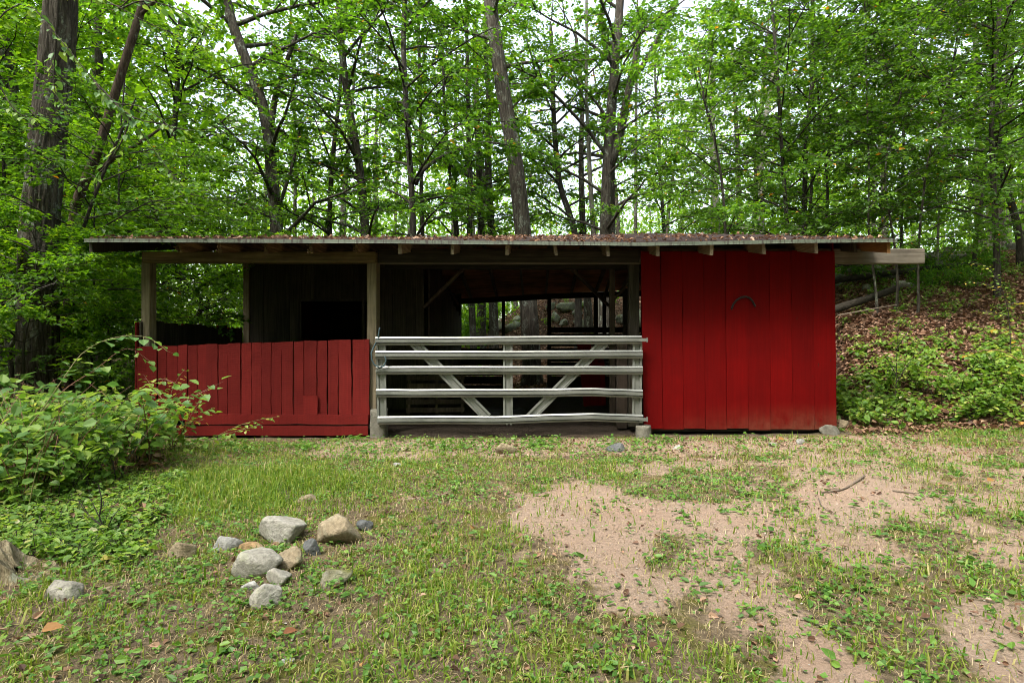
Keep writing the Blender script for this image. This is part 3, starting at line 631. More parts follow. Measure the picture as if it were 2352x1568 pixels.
for k, (c0, c1, pts) in enumerate(rails):
    X_ = [xa(GX2(p[0]), YG) for p in pts]; Z_ = [za(GY2(p[1]), YG) for p in pts]
    bulge = (lambda x: YG) if k < 3 else (lambda x, kk=k: YG - (.02 if kk == 3 else .05) * math.exp(-((x - .75) / .45) ** 2))
    o = G_(link('rail', W_rail(X_[0], X_[-1], lambda x: float(np.interp(x, X_, Z_)), bulge, 60 + k), M['gate']))
    md = o.modifiers.new('t', 'SOLIDIFY'); md.thickness = .003
    for xe in (X_[0] + .03, X_[-1] - .03, xa(1166, YG)):
        G_(MB().tube([(xe, YG - .032, float(np.interp(xe, X_, Z_))), (xe, YG - .02, float(np.interp(xe, X_, Z_)))], .008, 8).build('bolt', M['bolt']), o)
def channel(a, b_, w, name):
    a = np.array(a); b_ = np.array(b_); d = nrm(b_ - a); sd = np.array([d[2], 0, -d[0]]); o_ = np.array([0, -1., 0])
    pr = [(-.5, .0), (-.5, .024), (-.28, .026), (-.22, .006), (.22, .006), (.28, .026), (.5, .024), (.5, .0)]
    V = [c + sd * p * w + o_ * q for c in (a, b_) for p, q in pr]; n = len(pr)
    f = [(j, j + 1, n + j + 1, n + j) for j in range(n - 1)]
    o = G_(link(name, np_mesh(name, np.array(V), np.array(f)), M['gate'])); md = o.modifiers.new('t', 'SOLIDIFY'); md.thickness = .003
YH = YG + .035
for (p0, p1, q0, q1) in ((193, 200, 770, 1350), (1068, 1071, 765, 1362), (1964, 1960, 765, 1345)):
    channel((xa(GX2(p0), YH), YH, za(GY2(q0), YH)), (xa(GX2(p1), YH), YH, za(GY2(q1), YH)), .128, 'upright')
channel((xa(GX2(420), YH), YH + .003, za(GY2(800), YH)), (xa(GX2(928), YH), YH + .003, za(GY2(1318), YH)), .13, 'diagonal_brace')
channel((xa(GX2(1740), YH), YH + .003, za(GY2(795), YH)), (xa(GX2(1222), YH), YH + .003, za(GY2(1318), YH)), .13, 'diagonal_brace')
for c in (783, 1330):
    z = za(GY2(c), YG); x0, x1 = xa(GX2(1975), YG), xa(GX2(2034), YG)
    h = G_(bx(x0, x1, YG - .035, YG - .027, z - .022, z + .022).build('hinge_plate', M['gate'])); G_(bx(x1 - .012, x1, YG - .04, YG + .02, z - .03, z + .03).build('hinge_eye', M['gate']), h)
for c in (1062, 1090):
    x = xa(GX2(c), YG); G_(bx(x - .01, x + .01, YG - .02, YG + .01, za(GY2(1368), YG), za(GY2(1356), YG)).build('bottom_clip', M['gate']))
# strap looped round the post and gate
sp = [(872, 752), (868, 780), (858, 797), (853, 810), (854, 826), (860, 838), (872, 844), (882, 840), (887, 828), (884, 818)]
P = np.array([at(p[0], p[1], 7.56 if i > 2 else 7.60) for i, p in enumerate(sp)])
tt = np.linspace(0, len(P) - 1, 40); Ps = np.stack([np.interp(tt, np.arange(len(P)), P[:, k]) for k in range(3)], -1)
tag(MB().tube(Ps, .010, 6).build('halter_strap', M['strap'], None, True), 'blue grey strap looped over the centre post and gate end', 'strap')
# black rubber arc nailed to the red wall
arc = [(1680, 711), (1684, 699), (1692, 689), (1702, 683), (1713, 681), (1722, 684), (1729, 692), (1735, 704)]
P = np.array([at(p[0], p[1], 7.745) for p in arc]); tt = np.linspace(0, 7, 30); Ps = np.stack([np.interp(tt, np.arange(8), P[:, k]) for k in range(3)], -1)
tag(MB().tube(Ps, .013, 8).build('rubber_arc', M['black'], None, True), 'black curved rubber hose piece nailed to the red wall', 'hose')
# things lying in the dark shed
def torus(R0, r0, n=28, k=10):
    th = np.arange(n) / n * 2 * np.pi; ph = np.arange(k) / k * 2 * np.pi; T, Pp = np.meshgrid(th, ph, indexing='ij')
    V = np.stack([(R0 + r0 * np.cos(Pp)) * np.cos(T), (R0 + r0 * np.cos(Pp)) * np.sin(T), r0 * .85 * np.sin(Pp)], -1).reshape(-1, 3)
    i = np.arange(n)[:, None]; j = np.arange(k)[None]; a = i * k + j; b = (i + 1) % n * k + j; c = (i + 1) % n * k + (j + 1) % k; d = i * k + (j + 1) % k
    return np_mesh('tyre', V, np.stack([a, b, c, d], -1).reshape(-1, 4), None, True)
tx_, ty_ = xa(1158, 9.6), 9.6
tag(link('old_tyre', torus(.28, .10), M['black'], None, (tx_, ty_, float(gz(tx_, ty_)) + .09)), 'old black tyre lying flat on the dark shed floor', 'tyre')
pal = thing('wooden_pallet', 'weathered wooden pallet leaning against the stall partition inside', 'pallet', (xa(1000, 9.9), 9.9, .05))
pal.rotation_euler = (R(-12), 0, R(6))
for k in range(6): link('slat', bx(-.5, .5, -.012, .0, .02 + k * .14, .10 + k * .14).mesh('slat'), M['wood_brown'], pal)
for x in (-.48, 0, .44): link('bearer', bx(x, x + .04, .002, .09, 0, .82).mesh('bearer'), M['wood_brown'], pal)
for k, (p, w, tilt) in enumerate(((1350, .14, .10), (1362, .13, .07), (1374, .15, .04), (1386, .12, .02))):
    x = xa(p, 10.6); o = link('red_board', warped_board(w, 1.25 - .08 * k, .02, 0, 4, rb), M['red_wall'], None, (x, 10.6 + .03 * k, .1), (R(-10), -tilt, 0))
    tag(o, ['leftmost, longest spare red board leaning inside the gate opening', 'second spare red board from the left leaning inside the opening', 'third spare red board from the left leaning inside the opening', 'rightmost, shortest spare red board leaning inside the gate opening'][k], 'board', 'spare red boards')

# ------------------------------------------------------------------ stones
def ico(sub_):
    import bmesh
    b_ = bmesh.new(); bmesh.ops.create_icosphere(b_, subdivisions=sub_, radius=1); V = np.array([v.co[:] for v in b_.verts]); F = np.array([[v.index for v in f.verts] for f in b_.faces]); b_.free(); return V, F
ICO = {3: ico(4), 2: ico(3)}
def rock_mesh(name, w, d, h, seed, planes=11, det=3, sharp=.62):
    r_ = np.random.default_rng(seed); V, F = ICO[det]; V = V.copy()
    planes += 5; nn = nrm(r_.normal(0, 1, (planes, 3))); dd = r_.uniform(sharp * .72, .70, planes)
    k = (V @ nn.T) / dd; s = 1 / np.maximum(k.max(1), 1.0 / 1.08); V = V * s[:, None]
    f = fbm(V[:, 0] * 2.2 + V[:, 2] * 1.3 + 9, V[:, 1] * 2.2 - V[:, 2] * 1.7 + 9, seed % 50) - .47
    f2 = fbm(V[:, 0] * 8 + V[:, 2] * 5 + 9, V[:, 1] * 8 - V[:, 2] * 6 + 9, seed % 50 + 3, 3) - .44
    V = V * (1 + .07 * f + .075 * f2)[:, None]
    V = V - (V.max(0) + V.min(0)) / 2; V = V / (V.max(0) - V.min(0)) * np.array([w, d, h])
    return np_mesh(name, V, F, None, True)
def rock(px, py, w, h, m, label, seed, rz=0, tilt=0, dep=.8, bury=.32, planes=11, name='stone', group=None, sharp=.62):
    g = grd(px, py); X, Y = g; s = Y / FPX; W = w * s; Hh = h * s * 1.0; D = W * dep
    Y2 = Y + D * .35; z = float(gz(X, Y2)); bury += .08; H2 = Hh * (1 + bury)
    o = link(name, rock_mesh(name, W, D, H2, seed, planes, 3, sharp), M[m], None, (X, Y2, z + H2 * (.5 - bury)), (0, R(tilt), R(rz)))
    return tag(o, label, 'stone', group)
G1 = 'loose stones on the grass'
for a in [(637, 1243, 112, 58, 'st_grey', 'large rounded lichen-grey stone at the back of the stone cluster, left of the blocky one', 1, 10, 0, .8, .2, 8),
          (772, 1248, 104, 68, 'st_tan', 'largest blocky tan boulder at the right of the stone cluster', 22, 20, 0, .75, .15, 6),
          (834, 1213, 46, 26, 'st_dark', 'flat dark stone poking out behind the blocky tan boulder', 3, -15, 8, .6, .2, 7),
          (707, 1154, 66, 28, 'st_tan', 'half-buried rounded stone alone in the grass behind the cluster', 4, 0, 0, .7, .5, 9),
          (410, 1282, 66, 42, 'st_tan', 'smooth tan stone lying apart at the left of the cluster', 15, 15, -12, .7, .15, 8),
          (515, 1266, 66, 37, 'st_white', 'angular pale whitish stone left of the large rounded grey one', 6, 25, 0, .6, .2, 6),
          (572, 1270, 62, 30, 'st_orange', 'low rusty orange stone tucked behind the big oval stone', 7, 0, -8, .5, .3, 8),
          (577, 1327, 110, 72, 'st_grey', 'biggest smooth oval stone in the middle of the cluster', 8, 30, -14, .75, .15, 12),
          (650, 1311, 74, 46, 'st_tan', 'medium tan stone leaning on the right of the oval stone', 9, 20, -15, .7, .15, 8),
          (713, 1273, 52, 37, 'st_dark', 'dark slate-grey wedge-shaped stone below the blocky boulder', 10, 0, 14, .7, .1, 5),
          (632, 1346, 56, 42, 'st_grey', 'medium grey stone in front of the oval stone', 11, 10, 0, .8, .2, 7),
          (572, 1358, 44, 28, 'st_white', 'small whitish flat stone in front of the oval stone', 12, 40, 0, .8, .35, 6),
          (602, 1398, 74, 50, 'st_grey', 'nearest angular grey stone at the front of the cluster', 13, 25, -16, .65, .15, 6),
          (765, 1350, 82, 46, 'st_moss', 'sloping grey stone with yellow-green moss at the right front', 14, 15, -18, .6, .3, 7),
          (123, 1388, 88, 44, 'st_grey', 'low flat grey stone in front of the tree stump', 25, 10, -8, .6, .2, 8),
          (243, 1363, 28, 14, 'st_tan', 'tiny pale tan stone in the grass near the left edge', 16, 0, 0, .8, .3, 8),
          (658, 1521, 32, 12, 'st_white', 'tiny flat pale stone close to the bottom edge', 17, 0, 0, .8, .4, 8)]:
    rock(*a, group=G1)
P_(link('concrete_footing', rock_mesh('concrete_footing', .27, .24, .20, 402, 5, 3), M['concrete'], None, (xa(1909, 7.66), 7.68, .085)))
G2 = 'stones in front of the shed'
for a in [(1160, 1042, 48, 28, 'st_tan', 'small pointed tan stone in front of the metal gate', 31, 0, -16, .6, .2, 6),
          (1415, 1040, 48, 20, 'st_dark', 'flat dark brick-like stone in front of the right gate end', 32, 5, 0, .6, .2, 5),
          (1840, 1029, 20, 14, 'st_white', 'small square pale chip of stone below the red wall', 33, 0, 0, .4, .2, 5),
          (1778, 1032, 26, 11, 'st_grey', 'small flat grey stone left of the pale chip', 34, 0, 0, .7, .3, 7),
          (1557, 1037, 24, 12, 'st_grey', 'small grey stone below the left end of the red wall', 35, 0, 0, .7, .3, 7),
          (918, 1037, 30, 11, 'st_tan', 'low stone in weeds in front of the left gate end', 36, 0, 0, .7, .3, 8),
          (912, 1071, 24, 9, 'st_white', 'small pale stone in the grass left of the bare dirt', 37, 0, 0, .7, .3, 8),
          (1942, 996, 30, 24, 'st_tan', 'tan stone lying against the footing at the right shed corner', 38, 0, 0, .8, .2, 6),
          (1908, 1006, 26, 9, 'st_white', 'thin pale stone just in front of the right corner footing', 39, 0, 0, .6, .3, 6)]:
    rock(*a, group=G2)
# bank and hillside stones: px, py (base), Y, w, h
def hill_rock(px, Y, w, h, m, label, seed, group, bury=.3, up=0, name='boulder', planes=7):
    X = xa(px, Y); s = Y / FPX; W = w * s; H = h * s * (1 + bury)
    o = link(name, rock_mesh(name, W, W * .8, H, seed, planes, 2), M[m], None, (X, Y, float(gz(X, Y)) + up + H * (.5 - bury)), (0, 0, seed * 1.3))
    return tag(o, label, 'boulder', group)
G3 = 'mossy boulders behind the shed'
def bankY(px, py):
    Ys = np.linspace(15.5, 36, 400); pr = CY - (gz(xa(px, Ys), Ys, False) - CAMZ) / Ys * FPX; k = np.argmax(pr <= py) if (pr <= py).any() else 399
    return float(Ys[k])
for a in [(1096, 742, 38, 30, 'dark leaning boulder left of the thin rear post, seen through the shed'), (1078, 762, 26, 16, 'small pale boulder low behind the left rear rail'),
          (1138, 764, 46, 34, 'pale lichen boulder between the thin rear post and the grey trunk'), (1172, 760, 42, 26, 'broad lichen boulder just left of the big oak foot'),
          (1188, 738, 26, 18, 'lichen boulder up the bank touching the left of the big oak'), (1160, 724, 24, 14, 'far dark boulder near the top of the bank'),
          (1276, 738, 28, 26, 'upright boulder right of the middle rear post'), (1300, 716, 44, 22, 'wide pale boulder high in the right rear window'),
          (1326, 728, 26, 18, 'rounded boulder right in the rear window'), (1336, 750, 38, 18, 'dark boulder low in the right rear window'),
          (1297, 746, 32, 14, 'flat pale boulder low in the left of the rear window'), (1262, 712, 28, 18, 'boulder high behind the middle rear post'),
          (1428, 742, 36, 22, 'dark boulder behind the right-hand posts'), (1458, 750, 44, 46, 'large pale rock at the right end of the opening'), (1345, 704, 30, 14, 'far ledge above the right rear window')]:
    hill_rock(a[0], bankY(a[0], a[1]), a[2], a[3], 'st_hill' if 'dark' in a[4] else 'st_pale', a[4], int(a[0] * 7 + a[1]), G3, .22)
G4 = 'boulders on the right bank'
for a in [(2075, 14.0, 60, 20, 'st_grey', 'pale slanted slab of rock behind the pale sapling stems'), (2195, 14.6, 34, 22, 'st_hill', 'grey boulder on leaf litter right of the saplings'),
          (2150, 15.5, 60, 16, 'st_hill', 'low dark ledge among ferns on the bank'), (1990, 13.8, 22, 16, 'st_hill', 'small square pale stone between the two fallen logs'),
          (2335, 18.2, 70, 26, 'st_hill', 'long flat rock ledge on the bank top at the right edge'), (2280, 18.8, 46, 20, 'st_hill', 'rock on the bank top left of the long ledge'),
          (2225, 18.4, 40, 18, 'st_hill', 'mossy rock on the bank top above the ferns'), (1998, 9.4, 24, 9, 'st_white', 'pale flat stone above the bramble beside the red wall')]:
    hill_rock(a[0], a[1], a[2], a[3], a[4], a[5], int(a[0] * 3), G4, .3)
wall = thing('stone_wall', 'tumbled dry stone wall on the bank behind the right shed corner', 'stone wall', (7.8, 14.6, 2.4))
r_ = np.random.default_rng(77)
for k in range(46):
    u = r_.random(); X = 6.6 + 5.2 * u + r_.normal(0, .15); Y = 14.2 + 2.0 * u + r_.normal(0, .18); lv = r_.integers(0, 3)
    w = r_.uniform(.22, .5); h = r_.uniform(.14, .26)
    o = link('wall_stone', rock_mesh('wall_stone', w, w * .8, h, 300 + k, 6, 2), M['st_hill'], None); o.parent = wall
    o.location = (X - 7.8, Y - 14.6, float(gz(X, Y)) + .05 + lv * .17 - 2.4); o.rotation_euler = (r_.normal(0, .15), r_.normal(0, .15), r_.uniform(0, 6))

# ------------------------------------------------------------------ leaves and trees
class Leaves:
    def __init__(s): s.a = []
    def add(s, P, D, Nn, L, rnd, ratio=.6): s.a.append((np.asarray(P), np.asarray(D), np.asarray(Nn), np.asarray(L), np.asarray(rnd), np.full(len(P), ratio)))
    def mesh(s, name, six=False, droop=.12, fold=.12):
        P, D, Nn, L, rnd, ra = [np.concatenate(c) for c in zip(*s.a)]
        D = nrm(D); S = nrm(np.cross(D, Nn)); U = np.cross(S, D); L = L[:, None]; W = L * ra[:, None] / 2; n = len(P)
        if not six:
            V = np.stack([P, P + D * L * .45 + S * W + U * L * fold, P + D * L - U * L * droop, P + D * L * .45 - S * W + U * L * fold], 1)
            b = np.arange(n)[:, None] * 4; F = np.concatenate([b + [[0, 1, 2]], b + [[0, 2, 3]]]); k = 4
        else:
            V = np.stack([P, P + D * L * .22 + S * W * .95 + U * L * fold * .8, P + D * L * .62 + S * W * .8 + U * L * fold * .6 - U * L * droop * .3, P + D * L - U * L * droop,
                          P + D * L * .62 - S * W * .8 + U * L * fold * .6 - U * L * droop * .3, P + D * L * .22 - S * W * .95 + U * L * fold * .8], 1)
            b = np.arange(n)[:, None] * 6; F = np.concatenate([b + [[0, 1, 2, 3]], b + [[0, 3, 4, 5]]]); k = 6
        return np_mesh(name, V.reshape(-1, 3), F, {'rnd': np.repeat(rnd, k)})
def interp_line(P, t):
    P = np.asarray(P); s = np.concatenate([[0], np.cumsum(np.linalg.norm(np.diff(P, axis=0), axis=1))]); u = np.asarray(t) * s[-1]
    return np.stack([np.interp(u, s, P[:, k]) for k in range(3)], -1)
UP = np.array([0, 0, 1.])
def spray(rng, mb, lv, B, r0, ntw, tl, nl, ls, tint=0, flat=.5, woody=True, ratio=.62):
    """side twigs with leaves along the branch polyline B"""
    t = np.sort(rng.uniform(.22, 1, ntw)); S = interp_line(B, t); S2 = interp_line(B, np.minimum(t + .03, 1)); S1 = interp_line(B, np.maximum(t - .03, 0))
    d = nrm(S2 - S1); lat = nrm(np.cross(d, UP) + 1e-6); sg = np.where(np.arange(ntw) % 2 == 0, 1, -1)[:, None]
    td = nrm(d * rng.uniform(.3, 1.0, (ntw, 1)) + sg * lat * rng.uniform(.4, 1.1, (ntw, 1)) + UP * rng.normal(.02, .22, (ntw, 1)))
    ln = tl * (1.15 - .6 * t) * rng.uniform(.6, 1.3, ntw)
    if woody:
        for i in range(ntw):
            if rng.random() < .55:
                u = np.array([0, .5, 1])[:, None]; Q = S[i] + td[i] * ln[i] * u - UP * (u ** 2) * ln[i] * .12
                mb.tube(Q, np.array([r0 * .35, r0 * .25, r0 * .1]) + .0015, 3, False)
    s = rng.uniform(.08, 1.05, (ntw, nl)); P = S[:, None] + td[:, None] * (ln[:, None] * s)[..., None] - UP * (s ** 2 * ln[:, None] * .12)[..., None]
    P = P + rng.normal(0, ls * .35, P.shape)
    sd = np.where(rng.random((ntw, nl)) < .5, 1, -1)[..., None]; l2 = np.cross(td, UP)[:, None]
    D = td[:, None] * .7 + sd * l2 * rng.uniform(.3, 1.1, (ntw, nl, 1)) + rng.normal(0, .25, P.shape) - UP * .25
    Nn = UP + rng.normal(0, flat, P.shape)
    rn = np.clip(rng.beta(2, 2.4, (ntw, nl)) + rng.normal(0, .08, (ntw, 1)) + tint, 0, .97); rn = np.where(rng.random(rn.shape) < .005, 1.0, rn)
    lv.add(P.reshape(-1, 3), D.reshape(-1, 3), Nn.reshape(-1, 3), (ls * rng.uniform(.45, 1.35, (ntw, nl)) * rng.uniform(.8, 1.2, (ntw, 1))).ravel(), rn.ravel(), ratio)

def smooth_line(P, n):
    P = np.asarray(P, float)
    if len(P) > 2:
        for _ in range(2):
            Q = [P[0]]
            for a, b_ in zip(P[:-1], P[1:]): Q += [a * .75 + b_ * .25, a * .25 + b_ * .75]
            P = np.array(Q + [P[-1]])
    return interp_line(P, np.linspace(0, 1, n))
NT = [0]
def tree(name, label, pts, wpx, Y, bk, lf, seed, H=14, zc=2.2, nb=22, spread=3.0, ntw=9, nl=14, ls=.11, limbs=(), tint=0, group='trees behind the shed', n=9, furrow=0, flat=.5, ratio=.62, cat='tree', dY=0, base_dx=0., toplean=.4, rise=.45):
    """pts: points of the trunk in the photograph from low to high, standing at depth Y"""
    rng = np.random.default_rng(seed); NT[0] += 1; nl = int(nl * (1.4 if lf == 'leaf_dark' else 1.9)); ntw = int(ntw * 1.45); nb = int(nb * 1.1); ls = ls * 1.03
    P = [at(p[0], p[1], Y + dY * i) for i, p in enumerate(pts)]
    bx0, by0 = P[0][0] + base_dx, P[0][1]; g = float(gz(bx0, by0)); P = [np.array([bx0, by0, g - .15])] + P
    last = P[-1]; dirn = nrm(P[-1] - P[-2]); dirn = nrm(dirn * toplean + UP * (1 - toplean))
    while last[2] < H: last = last + dirn * 1.6 + rng.normal(0, .06, 3) * np.array([1, 1, 0]); P.append(last)
    if wpx < 14: P = [P[0]] + [q + rng.normal(0, .035, 3) * np.array([1, 1, 0]) for q in P[1:]]
    L = smooth_line(P, 30 if not furrow else (230 if furrow == 1 else 150)); hgt = np.maximum(L[:, 2] - g, 0); tot = hgt[-1]
    r0 = wpx / FPX * Y / 2 / math.sqrt(1 + ((pts[0][0] - CX) / FPX) ** 2); hw_ = np.interp(P[1][2] - g, [0, tot], [0, 1])
    rad = r0 * (1 - .62 * np.clip(hgt / tot - hw_, -.3, 1)) ; rad = rad * (1 + .25 * np.exp(-hgt / .3)); rad[-1] *= .4
    mb = MB(); disp = None
    if furrow:
        n = 150 if furrow == 1 else 84; th = np.arange(n) / n * 2 * np.pi; zz = L[:, 2][:, None] * 2.6
        u = np.cos(th)[None] * 5.5 * furrow + 40 + zz * .02; v = np.sin(th)[None] * 5.5 * furrow + 40
        w1 = fbm(th[None] / 6.2832 * 26 + fbm(zz, u * .2, 3) * 2.5, zz * .55, 9, 3)
        disp = 1 + np.clip(1.1 - 5.5 * np.abs(w1 - .44), -.1, .8) * .13 - .06; disp[:, -1] = disp[:, 0]
        disp = disp + (fbm(u, v + zz * .15, 4, 2) - .4) * .10
    mb.tube(L, rad, n, False, disp)
    lv = Leaves()
    for k, lb in enumerate(limbs):                    # limbs traced from the photograph: [points], width px
        lp, lw_ = lb[0], lb[1]; Q = smooth_line([at(q[0], q[1], Y + (q[2] if len(q) > 2 else 0)) for q in lp], 14); rr = lw_ / FPX * Y / 2 / math.sqrt(1 + ((lp[0][0] - CX) / FPX) ** 2)
        mb.tube(Q, np.linspace(rr, rr * .45, 14), 7, True)
        if len(lb) < 3: spray(rng, mb, lv, Q, .012, ntw + 4, .9, nl, ls, tint, flat, True, ratio)
    for k in range(nb):
        t = (k + rng.random()) / nb; z = zc + (H * 1.02 - zc) * t ** .85
        i = int(np.argmin(np.abs(L[:, 2] - z))); S = L[i]; az = k * 2.4 + rng.normal(0, .5)
        ln = spread * (.55 + .6 * math.sin(math.pi * min(1, .25 + .75 * t))) * rng.uniform(.65, 1.15)
        o = np.array([math.cos(az), math.sin(az), 0]); up = rise + .5 * t + rng.normal(0, .12)
        u = np.linspace(0, 1, 6)[:, None]; B = S + o * ln * u + UP * (ln * up * (u - .55 * u ** 2)) + rng.normal(0, .05, (6, 3)) * u * ln * .5
        rb_ = min(rad[i] * .5, .018 + .012 * ln)
        mb.tube(B, np.linspace(rb_, .004, 6), 5, False)
        above = S[2] > CAMZ + CY / FPX * Y + .8
        spray(rng, mb, lv, B, rb_, ntw // 2 if above else ntw, ln * .42, nl // 2 if above else nl, ls, tint, flat, not above, ratio)
    root = thing(name, label, cat, (bx0, by0, g), group)
    inv = Matrix.Translation((-bx0, -by0, -g))
    for nm, me_, m_ in (('trunk', mb.mesh('trunk', True), M[bk]), ('crown', lv.mesh('crown'), M[lf])):
        o = link(nm, me_, m_); o.parent = root; o.matrix_parent_inverse = inv
        if nm == 'crown': o['kind'] = 'stuff'
    return root

BD, BG, BP, BO, BR = 'bark_dark', 'bark_grey', 'bark_pale', 'bark_oak', 'bark_red'
# --- left side
tree('oak_tree', 'massive furrowed oak trunk leaning at the left edge', [(88, 620), (92, 500), (112, 300), (128, 150), (142, 0)], 96, 8.5, BO, 'leaf', 101, 15, 6.0, 22, 3.6, 10, 14, .12, furrow=1, toplean=.8)
tree('leaning_tree', 'reddish leaning trunk with broken limb right of the massive oak', [(155, 800), (165, 500), (182, 440), (222, 360), (262, 220), (325, 20)], 30, 9.4, BR, 'leaf', 102, 12, 6.2, 18, 2.4, 9, 14, .11, limbs=[([(228, 392), (265, 360), (320, 330), (372, 293)], 14, 1)], toplean=.7)
tree('maple_tree', 'dark shaggy trunk forking high above the left roof part', [(640, 560), (628, 440), (618, 310), (602, 230), (575, 165), (535, 60), (520, 10)], 31, 15, BG, 'leaf', 103, 15, 3.6, 26, 3.4, 10, 15, .115, limbs=[([(622, 290), (632, 220), (655, 150), (690, 60)], 18), ([(642, 470), (660, 420), (685, 330), (692, 270)], 10)])
tree('maple_tree', 'small forked dark tree left of the shaggy trunk', [(380, 560), (382, 470), (392, 400), (398, 330)], 17, 14, BD, 'leaf_light', 104, 9, 2.6, 22, 2.6, 9, 14, .10, limbs=[([(390, 430), (415, 400), (440, 370), (460, 330)], 10)])
tree('slender_tree', 'thin straight grey trunk just right of the shaggy trunk', [(676, 560), (676, 380), (672, 200)], 9, 20, BG, 'leaf', 105, 13, 3.5, 18, 2.4, 8, 13, .12)
tree('slender_tree', 'thin dark trunk midway between shaggy trunk and centre-left trunk', [(762, 560), (755, 480), (760, 420), (770, 330)], 12, 17, BD, 'leaf', 106, 12, 3.2, 20, 2.6, 9, 14, .11)
tree('maple_tree', 'centre-left knotty trunk with a long low side limb', [(842, 560), (832, 430), (818, 330), (800, 240), (785, 120)], 21, 16, BG, 'leaf', 107, 14, 3.4, 26, 3.0, 10, 15, .11, limbs=[([(835, 420), (815, 400), (790, 380), (760, 375)], 9)])
tree('young_maple', 'straight dark young maple with a big arching limb to the right', [(950, 560), (946, 440), (938, 330), (930, 200), (925, 60)], 15, 14.5, BD, 'leaf', 108, 13, 3.0, 30, 2.8, 10, 15, .115, limbs=[([(955, 425), (962, 400), (990, 375), (1030, 352), (1065, 342), (1092, 340)], 11), ([(1065, 342), (1100, 325), (1150, 330), (1230, 345, .5), (1260, 360, .5)], 6)])
tree('slender_tree', 'slim grey trunk close behind the young arching maple', [(972, 560), (966, 400), (966, 200), (960, 60)], 10, 18, BG, 'leaf_light', 109, 13, 3.4, 20, 2.6, 9, 14, .115)
tree('slender_tree', 'pair of thin crossing stems left of the centre', [(1050, 560), (1042, 470), (1030, 380), (1020, 250)], 9, 19, BD, 'leaf', 110, 12, 3.2, 20, 2.6, 9, 14, .115, limbs=[([(1052, 540), (1045, 450), (1050, 380)], 6)])
tree('slender_tree', 'straight grey trunk just left of the big central oak', [(1106, 560), (1103, 450), (1098, 330)], 18, 22, BG, 'leaf_light', 111, 13, 3.6, 20, 2.8, 9, 13, .125)
tree('slender_tree', 'thin leaning trunk touching the left of the central oak', [(1128, 560), (1120, 470), (1110, 400)], 12, 24, BG, 'leaf', 112, 13, 3.6, 18, 2.8, 8, 13, .125)
tree('oak_tree', 'big central oak with lichen bark leaning left above the roof', [(1222, 830), (1208, 620), (1198, 500), (1180, 340), (1160, 240), (1138, 90), (1120, -40)], 42, 16.2, BO, 'leaf', 113, 18, 8.5, 18, 3.8, 10, 14, .13, limbs=[([(1165, 265), (1190, 230), (1230, 210)], 6)], furrow=.8, toplean=.7)
tree('slender_tree', 'short dark leaning trunk right of the central oak', [(1328, 560), (1305, 480), (1285, 430), (1278, 360)], 15, 20, BD, 'leaf', 114, 11, 3.6, 20, 2.8, 9, 13, .12)
tree('twin_tree', 'large twin-stemmed dark trunk right of centre', [(1390, 560), (1392, 440), (1400, 300), (1408, 200), (1420, 60), (1425, -20)], 27, 18.5, BG, 'leaf', 115, 16, 3.6, 26, 3.6, 10, 15, .12, limbs=[([(1400, 380), (1425, 310), (1440, 220), (1462, 130), (1472, 20)], 24), ([(1450, 190), (1490, 130), (1530, 50), (1555, -10)], 13), ([(1405, 150), (1385, 80), (1380, 20)], 9), ([(1402, 280), (1350, 210), (1290, 150)], 8)])
tree('slender_tree', 'thin dark trunk in the gap right of the twin stems', [(1527, 560), (1520, 480), (1516, 400)], 9, 22, BD, 'leaf', 116, 12, 3.6, 18, 2.8, 9, 13, .12)
# --- right half above the roof
tree('slender_tree', 'pale grey trunk far back, left of the roof hump', [(1650, 540), (1640, 400), (1634, 200), (1630, 60)], 17, 25, BP, 'leaf_light', 117, 15, 5, 20, 3.2, 9, 13, .13)
tree('young_beech', 'thin curving stem with some orange leaves left of the roof hump', [(1675, 545), (1662, 420), (1640, 320), (1620, 250)], 7, 13, BD, 'leaf', 118, 8, 2.9, 20, 2.2, 9, 14, .095, tint=.1)
tree('slender_tree', 'stout short grey trunk behind the roof hump', [(1700, 545), (1696, 420), (1690, 250)], 14, 26, BG, 'leaf', 119, 14, 5, 18, 3.0, 9, 13, .13)
tree('slender_tree', 'pale lichen trunk right of the roof hump, forking high', [(1748, 545), (1747, 380), (1760, 250), (1775, 190)], 15, 20, BP, 'leaf_dark', 120, 14, 4.5, 22, 2.8, 9, 14, .12, limbs=[([(1758, 260), (1770, 200), (1800, 130)], 8)])
tree('young_beech', 'straight dark young beech trunk above the right roof', [(1808, 560), (1802, 430), (1797, 300), (1786, 176), (1775, 70), (1770, 0)], 10, 13.0, BD, 'leaf_dark', 121, 12, 2.6, 30, 2.6, 11, 15, .095)
tree('young_beech', 'tallest dark slim beech right of the straight young beech', [(1846, 560), (1848, 430), (1852, 330), (1860, 190), (1866, 20)], 13, 13.5, BD, 'leaf_dark', 122, 13, 2.6, 32, 2.8, 11, 15, .095)
tree('young_beech', 'thin stem close to the right of the tallest slim beech', [(1862, 560), (1864, 440), (1868, 300)], 8, 15, BD, 'leaf', 123, 10, 2.8, 22, 2.4, 10, 14, .10)
tree('young_beech', 'thin wavy stem left of the right roof end', [(1897, 560), (1898, 450), (1900, 350), (1880, 250)], 7, 14, BD, 'leaf_dark', 124, 10, 2.8, 24, 2.5, 10, 14, .10)
tree('beech_sapling', 'leftmost of three pale-footed saplings below the projecting beam', [(2014, 700), (2004, 604), (1999, 520), (1995, 400), (1990, 250)], 6.5, 12.0, BG, 'leaf_dark', 125, 9, 2.9, 28, 2.1, 10, 14, .09)
